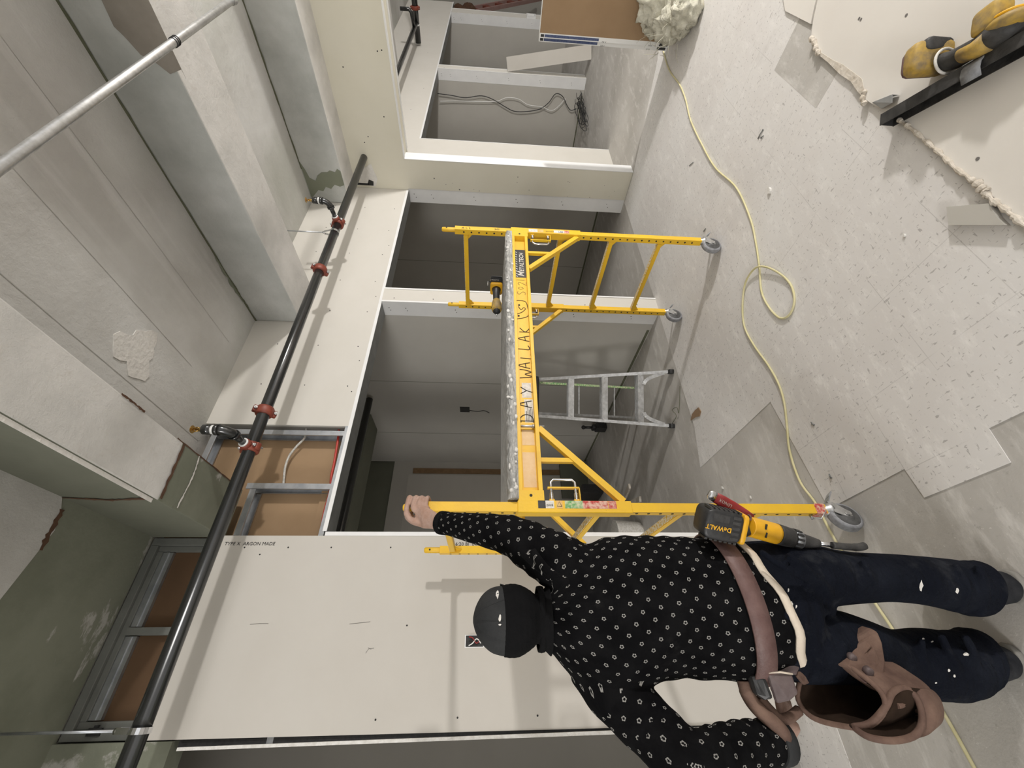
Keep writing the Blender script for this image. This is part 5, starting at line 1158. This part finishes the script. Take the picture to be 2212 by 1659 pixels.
# plain rolled cuffs, collar band
b = MB(); P, R4 = limb(ARM_R, 7); b.tube([P[-5], P[-3], P[-1], P[-1]+(P[-1]-P[-2])*.5], [R4[-5]*1.05, R4[-3]*1.08, R4[-1]*1.10, R4[-1]*1.0], 22); b.build('cuff', 'black_cloth', parent=shirt)
b = MB(); P, R4 = limb(ARM_L, 7); b.tube([P[-5], P[-3], P[-1], P[-1]+(P[-1]-P[-2])*.4], [R4[-5]*1.12, R4[-3]*1.14, R4[-1]*1.14, R4[-1]*1.02], 22); b.build('cuff', 'cap_grey', parent=shirt)
def hoop(P, S_, F_, h, thick, name, mt, parent, n=56, wob=0.0, up=ZA, a0=0, a1=2*math.pi):
    b = MB(); vs = []
    for i in range(n):
        w = a0+(a1-a0)*i/(n if abs(a1-a0) > 6.28 else n-1); o_ = S_*math.cos(w)+F_*math.sin(w); nn_ = o_.normalized(); c = P+o_+up*wob*math.sin(5*w)+up*wob*.6*math.sin(11*w)
        vs += [c-up*h/2, c-up*h/2+nn_*thick, c+nn_*thick*1.25, c+up*h/2+nn_*thick, c+up*h/2]
    m = n if abs(a1-a0) > 6.28 else n-1
    b.add(vs, [(5*i+j, 5*((i+1) % n)+j, 5*((i+1) % n)+(j+1) % 5, 5*i+(j+1) % 5) for i in range(m) for j in range(5)], 0, True)
    return b.build(name, mt, parent=parent)
Pn, Sn, Fn = sec(1166, 1272, 1168, 1402, 1.128, .066); hoop(Pn, Sn, Fn, .016, .006, 'collar', 'black_cloth', shirt)
Ph, Sh, Fh_ = TORSO[0]; hoop(Ph-ZA*.004, Sh*1.01, Fh_*1.01, .022, .005, 'hem_band', 'cream_cloth', shirt, wob=.005)

# ---- trousers with bunched cuffs
b = MB()
def bunch(s, i0, amp, fr):
    out = []
    for i, (P, A_, B_) in enumerate(s):
        f = 1+amp*math.sin(i*fr)*max(0, (i-i0))/max(1, len(s)-i0); out.append((P, A_*f, B_*f))
    return out
b.loft(resample(PEL, 4), 32); b.loft(bunch(resample(LEG_R, 5), 28, .05, 1.25), 28); b.loft(bunch(resample(LEG_L, 5), 26, .06, 1.2), 28)
for pts, r in (([(1700, 1200, 1.05), (1760, 1245, 1.055), (1800, 1290, 1.09)], .012), ([(1690, 1330, 1.04), (1760, 1320, 1.06), (1800, 1316, 1.12)], .012), ([(1640, 1190, 1.07), (1700, 1230, 1.045), (1770, 1262, 1.08)], .010), ([(1860, 1210, 1.12), (1880, 1250, 1.105), (1870, 1295, 1.15)], .010),
               ([(2030, 1370, 1.14), (2060, 1430, 1.118), (2100, 1480, 1.14)], .012), ([(2080, 1370, 1.15), (2105, 1420, 1.128), (2102, 1490, 1.15)], .012), ([(1990, 1380, 1.14), (2000, 1440, 1.112), (2060, 1500, 1.14)], .010), ([(2060, 1218, 1.15), (2090, 1270, 1.125), (2070, 1320, 1.15)], .010), ([(2110, 1220, 1.15), (2128, 1270, 1.125), (2112, 1328, 1.15)], .012)):
    b.tube(smooth_curve([at(*q) for q in pts], 5), r, 10)
trs = fuse(b, 'trousers', 'trousers', man, .0055, 9)
# plaster splashes on the trousers (flat dabs pressed on the cloth)
from mathutils.bvhtree import BVHTree
def dabs(target, spots, name, mt, parent):
    me = target.data; o_ = ORG[target.name]; bv = BVHTree.FromPolygons([v_.co+o_ for v_ in me.vertices], [p.vertices[:] for p in me.polygons]); b = MB()
    for x, y, rx, ry in spots:
        ps = []
        for j in range(9):
            w = 2*math.pi*j/9; f = .6+.7*random.random(); d = ray(x+rx*f*math.cos(w), y+ry*f*math.sin(w)).normalized(); h = bv.ray_cast(EYE, d)
            if h[0] is None: break
            ps.append(h[0]-d*.0016)
        if len(ps) == 9: b.add(ps, [tuple(range(9))])
    if b.v: b.build(name, mt, parent=parent)
for s4 in ((2068, 1276, 4, 6), (2086, 1413, 7, 5), (2050, 1448, 3, 5), (2022, 1475, 2, 2), (1995, 1380, 3, 2), (2014, 1386, 3, 2), (1990, 1265, 4, 11), (1703, 1275, 2, 4), (1710, 1304, 3, 6), (1720, 1310, 2, 4), (2062, 1460, 3, 3)):
    dabs(trs, [s4], 'plaster_splash', 'plaster_patch' if s4[2] < 7 else 'white_label', trs)
# ---- boots
for H_, s_ in ((heelR, 1), (heelL, -1)):
    d = V((H_.x, H_.y, 0)).normalized(); d = (d+V((d.y, -d.x, 0))*.03*s_).normalized(); l = V((d.y, -d.x, 0)); o_ = V((H_.x, H_.y, 0))+d*.022
    b = MB(); S_ = []
    for t, hw_, zc, hz in ((-.034, .022, .055, .034), (-.022, .042, .060, .048), (.01, .050, .062, .052), (.06, .046, .066, .056), (.11, .041, .054, .044), (.16, .047, .044, .034), (.20, .048, .040, .029), (.235, .040, .036, .024), (.255, .020, .032, .016)): S_.append((o_+d*t+ZA*zc, l*hw_, ZA*hz))
    b.loft(S_, 22); b.loft([(o_+d*.014+ZA*.04, l*.044, d*.047), (o_+d*.014+ZA*.09, l*.049, d*.052), (o_+d*.016+ZA*.13, l*.052, d*.056), (o_+d*.02+ZA*.18, l*.054, d*.058)], 22)
    bo = fuse(b, 'boot', 'boot', man, .005, 3)
    b = MB(); S_ = []
    for t, hw_ in ((-.034, .018), (-.024, .038), (.0, .047), (.06, .038), (.12, .042), (.17, .050), (.21, .050), (.24, .042), (.262, .020)): S_.append((o_+d*t+ZA*.011, l*hw_*1.04, ZA*.0105))
    b.loft(S_, 20, power=.6); b.build('sole', 'boot_sole', parent=bo)
# ---- cap, with a bill in front, and the black gaiter below it
def capsec(xr, yr, xl, yl, d, hd, k=1): return sec(xr, yr, xl, yl, d, hd, k)
CAPS = [capsec(1092, 1268, 1094, 1414, 1.12, .104), capsec(1078, 1267, 1080, 1412, 1.12, .105), capsec(1060, 1272, 1062, 1406, 1.12, .101), capsec(1045, 1283, 1047, 1394, 1.12, .092), capsec(1034, 1298, 1036, 1380, 1.12, .076), capsec(1026, 1316, 1027, 1362, 1.12, .052), capsec(1022, 1333, 1022, 1345, 1.12, .015)]
b = MB(); b.loft(resample(CAPS, 4), 40); cap = b.build('cap', 'cap_grey', parent=man)
b = MB(); b.sphere(at(1025, 1339, 1.115), (.012, .012, .004), 0, 12, 6); b.build('cap_button', 'black_cloth', parent=cap)
b = MB(); c = at(1082, 1340, 1.12)
b.add([c+FH*.095+RH*.075*math.cos(w)*1.0+FH*.075*math.sin(w)-ZA*.012*math.cos(w)**2 for w in [math.pi*i/14 for i in range(15)]]+[c+FH*.080+RH*.08*math.cos(w)+FH*.02*math.sin(w) for w in [math.pi*i/14 for i in range(15)]], [(i, i+1, 16+i, 15+i) for i in range(14)], 0, True)
bl = b.build('bill', 'cap_grey', parent=cap); md = bl.modifiers.new('t', 'SOLIDIFY'); md.thickness = .004
for dy, pts in ((0, [(1030, 1343), (1055, 1342), (1088, 1341)]), (1, [(1028, 1332), (1050, 1312), (1088, 1296)]), (2, [(1028, 1354), (1050, 1372), (1088, 1386)])):
    me = cap.data; o_ = ORG[cap.name]; bv = BVHTree.FromPolygons([v_.co+o_ for v_ in me.vertices], [p.vertices[:] for p in me.polygons]); ps = []
    for q in smooth_curve([V((x, y, 0)) for x, y in pts], 6):
        d = ray(q.x, q.y).normalized(); h = bv.ray_cast(EYE, d)
        if h[0] is not None: ps.append(h[0])
    if len(ps) > 3: MB().tube(ps, .0011, 6).build('seam', 'cap_grey', parent=cap)
dabs(cap, [(1080, 1334, 3, 8)], 'chalk_mark', 'white_label', cap); dabs(cap, [(1080, 1350, 3, 2)], 'chalk_mark', 'white_label', cap); dabs(cap, [(1074, 1284, 3, 9)], 'chalk_mark', 'plaster_patch', cap)
GA = [capsec(1084, 1267, 1088, 1415, 1.122, .106), capsec(1096, 1263, 1102, 1417, 1.122, .110), capsec(1112, 1262, 1119, 1415, 1.122, .110), capsec(1130, 1267, 1134, 1407, 1.123, .104), capsec(1146, 1276, 1149, 1396, 1.125, .092), capsec(1158, 1284, 1160, 1388, 1.126, .078), capsec(1172, 1276, 1174, 1402, 1.128, .074), capsec(1184, 1262, 1188, 1416, 1.13, .080)]
b = MB(); gs_ = []
for i, (P, A_, B_) in enumerate(resample(GA, 6)):
    f = 1+.004*math.sin(i*1.6); gs_.append((P, A_*f, B_*f))
b.loft(gs_, 40); b.build('neck_gaiter', 'black_cloth', parent=man)

# ================================================================ TOOL BELT
Pb, Sb, Fb = TORSO[2]
bl0 = Pb-ZA*.0; tb_ = thing('tool_belt', 'worn brown leather tool belt with big open pouches on the worker\'s left hip', 'tool belt', (bl0.x, bl0.y, bl0.z))
hoop(Pb+ZA*.0, Sb*1.035, Fb*1.045, .052, .005, 'belt', 'belt_leather', tb_)
def ringpts(l): return [at(*q) for q in l]
def pocket(rim, steps, name, mt, rim_mt, rim_r=.006, parent=tb_, n=5):
    R0 = ringpts(rim); R0 = smooth_curve(R0+[R0[0]], n)[:-1]; c = sum(R0, V())/len(R0); rings = [R0]
    for k_, dz, sh_ in steps: rings.append([c+(p-c)*k_+V((0, 0, -dz-(p.z-c.z)*(1-k_)*.0))+sh_ for p in R0])
    b = MB(); m = len(R0); vs = [p for r in rings for p in r]
    fs = [(i*m+j, i*m+(j+1) % m, (i+1)*m+(j+1) % m, (i+1)*m+j) for i in range(len(rings)-1) for j in range(m)]+[tuple(range((len(rings)-1)*m, len(rings)*m))]
    b.add(vs, fs, 0, True); o = b.build(name, [mt, 'pouch_shade'], parent=parent)
    md = o.modifiers.new('t', 'SOLIDIFY'); md.thickness = .0035; md.offset = -1; md.material_offset = 1
    MB().tube(R0, rim_r, 8, closed=True).build('rolled_edge', rim_mt, parent=o); return o
big = pocket([(1726, 1478, 1.075), (1748, 1436, 1.085), (1795, 1418, 1.055), (1850, 1450, 1.0), (1902, 1494, .955), (1910, 1535, .94), (1872, 1570, .95), (1808, 1566, .99), (1752, 1548, 1.035), (1724, 1512, 1.065)],
             [(.97, .05, FH*.005), (.90, .11, FH*.012), (.78, .17, FH*.02), (.5, .20, FH*.025)], 'main_pouch', 'tan_leather', 'tan_leather', .006)
sec_ = pocket([(1842, 1570, .952), (1880, 1562, .945), (1912, 1528, .94), (1928, 1496, .955), (1955, 1486, .965), (1982, 1512, .955), (1992, 1556, .935), (1976, 1588, .925), (1930, 1600, .915), (1876, 1592, .925)],
              [(.95, .04, V()), (.82, .09, FH*.02), (.5, .12, FH*.03)], 'front_pouch', 'tan_leather', 'tan_leather', .007)
def pad(pts, d, name, mt, bev=.005, parent=tb_):
    b = MB(); b.prism(ringpts(pts), d, 0); return b.build(name, mt, parent=parent, bevel=bev)
side_ = pad([(1776, 1428, 1.045), (1800, 1410, 1.06), (1845, 1380, 1.065), (1882, 1358, 1.065), (1898, 1363, 1.06), (1908, 1390, 1.05), (1914, 1430, 1.03), (1915, 1478, 1.0), (1908, 1502, .97), (1872, 1476, .985), (1830, 1445, 1.01)], FH*.035, 'side_pouch', 'tan_leather', .008)
pad([(1838, 1402, 1.050), (1870, 1383, 1.052), (1886, 1396, 1.045), (1862, 1422, 1.03)], FH*.012, 'tool_loop', 'tan_leather', .004, side_); pad([(1868, 1425, 1.026), (1890, 1398, 1.042), (1903, 1430, 1.025), (1892, 1462, 1.0)], FH*.012, 'tool_loop', 'tan_leather', .004, side_)
pad([(1806, 1412, 1.045), (1822, 1406, 1.045), (1880, 1470, .985), (1872, 1478, .98)], FH*.008, 'pocket_lip', 'belt_leather', .003, side_)
for x, y, d in ((1844, 1424, 1.022), (1880, 1454, .992)):
    b = MB(); c = at(x, y, d); b.lathe(c, -FW, [(-.012, .0105), (-.001, .0105), (.0015, .008), (.002, .003)], 16); b.build('rivet', 'dark_leather', parent=side_)
pad([(1651, 1421, 1.045), (1735, 1432, 1.045), (1722, 1460, 1.03), (1640, 1456, 1.03), (1633, 1440, 1.04)], FH*.018, 'hanger_flap', 'dark_leather', .006)
pad([(1730, 1428, 1.055), (1775, 1420, 1.06), (1800, 1420, 1.055), (1765, 1470, 1.05), (1738, 1482, 1.045), (1722, 1462, 1.04)], FH*.012, 'back_panel', 'tan_leather', .005)
fl2 = pad([(1658, 1453, 1.022), (1712, 1455, 1.02), (1727, 1500, 1.0), (1708, 1516, 1.0), (1680, 1522, 1.005)], FH*.014, 'holder_flap', 'dark_leather', .006)
MB().tube([at(1660, 1453, 1.0205), at(1686, 1452, 1.019), at(1712, 1456, 1.019)], .0022, 6).build('stitching', 'cream_cloth', parent=fl2)
pad([(1622, 1459, 1.03), (1654, 1459, 1.025), (1676, 1513, 1.01), (1655, 1516, 1.012), (1635, 1502, 1.02)], FH*.03, 'tape_holder', 'black_plastic', .01)
st_ = smooth_curve([at(*q) for q in ((1606, 1470, 1.06), (1612, 1492, 1.05), (1626, 1518, 1.04), (1648, 1542, 1.025), (1672, 1562, 1.015), (1690, 1583, 1.01), (1696, 1604, 1.015))], 6)
MB().tube(st_, [.016]*6+[.0175]*(len(st_)-10)+[.016, .014, .011, .006], 12).build('hammer_loop', 'tan_leather', parent=tb_)
st_ = smooth_curve([at(*q) for q in ((1640, 1505, 1.05), (1660, 1530, 1.04), (1684, 1552, 1.03), (1705, 1550, 1.04), (1725, 1535, 1.06))], 6); MB().tube(st_, .012, 10).build('strap', 'tan_leather', parent=tb_)
st_ = smooth_curve([at(*q) for q in ((1910, 1502, .968), (1935, 1506, .965), (1952, 1510, .955), (1948, 1522, .945), (1938, 1525, .94))], 5); MB().tube(st_, .006, 8).build('lace_knot', 'tan_leather', parent=tb_)
pad([(1905, 1500, .985), (1935, 1488, .99), (1965, 1484, .985), (1990, 1500, .975), (2004, 1528, .96), (2000, 1548, .955), (1960, 1535, .97), (1925, 1515, .975)], FH*.02, 'outer_flap', 'tan_leather', .008)

# ---- cordless drill hung on the right hip
bp_ = at(1565, 1138, 1.095); dl = thing('cordless_drill', 'yellow and black cordless drill hanging battery-up on the worker\'s right hip', 'drill', (bp_.x, bp_.y, bp_.z))
ax = (at(1608, 1148, 1.095)-at(1522, 1130, 1.095)).normalized(); sd_ = (at(1560, 1172, 1.095)-at(1566, 1106, 1.095)); sd_ = (sd_-ax*sd_.dot(ax)).normalized(); up_ = ax.cross(sd_).normalized()
if up_.dot(FW) > 0: up_ = -up_
b = MB(); b.rbox(bp_-up_*.035, ax*.0515, sd_*.0405, up_*.035, .14)
bt = b.build('battery', 'black_plastic', parent=dl)
b = MB()
for i in range(7):
    for s_ in (-1, 1): b.obox(bp_+ax*(-.040+i*.013)+sd_*s_*.0405-up_*.022, ax*.0038, sd_*.003, up_*.018)
b.build('ribs', 'dusty_black', parent=bt)
b = MB()
for i in range(5):
    b.obox(bp_+ax*.030+sd_*(-.028+i*.014)-up_*.0005, ax*.011, sd_*.004, up_*.0012)
b.obox(bp_-ax*.012-sd_*.02-up_*.0005, ax*.022, sd_*.010, up_*.001)
b.build('grip_pads', 'dusty_black', parent=bt)
MB().text('DeWALT', .0172, bp_+ax*.0195+sd_*.001+up_*.0012, -ax, sd_, 0, .0006, 0, .0004).build('lettering', 'dewalt_yellow', parent=bt)
b = MB(); b.rbox(bp_+ax*.057-up_*.039, ax*.0078, sd_*.0395, up_*.037, .16); b.build('battery_shoe', 'dewalt_yellow', parent=dl)
AXP = [(1616, 1137, 1.144, 0.02683), (1640, 1143, 1.15, 0.02792), (1676, 1153, 1.155, 0.02792), (1708, 1162, 1.161, 0.02573), (1728, 1167, 1.161, 0.02135), (1750, 1171, 1.161, 0.01642), (1768, 1174, 1.161, 0.0115)]
def axp(i, j): return smooth_curve([at(*q[:3]) for q in AXP[i:j]], 5), [q.x for q in smooth_curve([V((q[3], 0, 0)) for q in AXP[i:j]], 5)]
P, R4 = axp(0, 3); mh = MB().tube(P, R4, 20).build('motor_housing', 'dewalt_yellow', parent=dl)
b = MB()
for s_ in (-1, 1):
    c = at(1655, 1147+9*s_, 1.123); b.obox(c, ax*.002, sd_*.007, up_*.002)
b.build('vents', 'black_plastic', parent=mh)
P, R4 = axp(2, 4); MB().tube(P, [r*1.03 for r in R4], 20).build('gear_case', 'dusty_black', parent=dl)
b = MB(); c0_ = at(1708, 1162, 1.161); c1_ = at(1727, 1167, 1.161); t_ = (c1_-c0_).normalized(); b.tube([c0_, c1_], .0246, 20)
for i in range(12):
    w = 2*math.pi*i/12; a, e = frame(t_); o_ = (a*math.cos(w)+e*math.sin(w)); b.obox((c0_+c1_)/2+o_*.0242, t_*.0088, o_*.003, t_.cross(o_)*.003, 1)
b.build('clutch_ring', ['galvanised', 'black_plastic'], parent=dl)
P, R4 = axp(4, 7); MB().tube(P, R4, 18).build('chuck', 'dusty_black', parent=dl)
MB().cyl(at(1766, 1173, 1.161), at(1800, 1178, 1.163), .006, 12).build('shank', 'chrome', parent=dl)
MB().tube(smooth_curve([at(1797, 1178, 1.163), at(1830, 1181, 1.166), at(1855, 1182, 1.169), at(1870, 1178, 1.172)], 5), [.0093]*8+[.0104]*6+[.010, .0066], 14).build('bit_holder', 'dusty_black', parent=dl)
b = MB(); b.tube([at(1620, 1140, 1.144), at(1600, 1142, 1.155), at(1590, 1142, 1.161)], [.022, .023, .026], 14); b.build('handle', 'black_plastic', parent=dl)
# ---- red utility knife stuck in the belt
k0, k1 = at(1544, 1074, 1.161), at(1624, 1118, 1.161); t = (k1-k0).normalized(); sd2 = t.cross(FW).normalized()
kn_ = thing('utility_knife', 'red folding utility knife with a silver nose tucked beside the drill battery', 'knife', tuple((k0+k1)/2))
P = [k0, k0.lerp(k1, .2), k0.lerp(k1, .5), k0.lerp(k1, .8), k1]
b = MB(); b.loft([(p, sd2*w_, FW*.007) for p, w_ in zip(P, (.0148, .0165, .016, .0132, .010))], 18, power=.7); hd_ = b.build('handle', 'red_handle', parent=kn_)
MB().text('LENOX', .012, k0.lerp(k1, .42)-FW*.0073+sd2*.004, -t, -sd2, 0, .0004).build('lettering', 'white_label', parent=hd_)
b = MB(); b.loft([(k0-t*.020+sd2*.001, sd2*.009, FW*.005), (k0-t*.014, sd2*.0138, FW*.007), (k0, sd2*.0148, FW*.0075)], 16, power=.7); b.build('nose', 'chrome', parent=kn_)
b = MB(); b.bar(at(1618, 1112, 1.144), at(1623, 1122, 1.144), .010, .004); b.tube(smooth_curve([at(1600, 1108, 1.15), at(1612, 1118, 1.139), at(1628, 1124, 1.144)], 4), .0035, 8); b.build('belt_clip', 'belt_leather', parent=kn_)
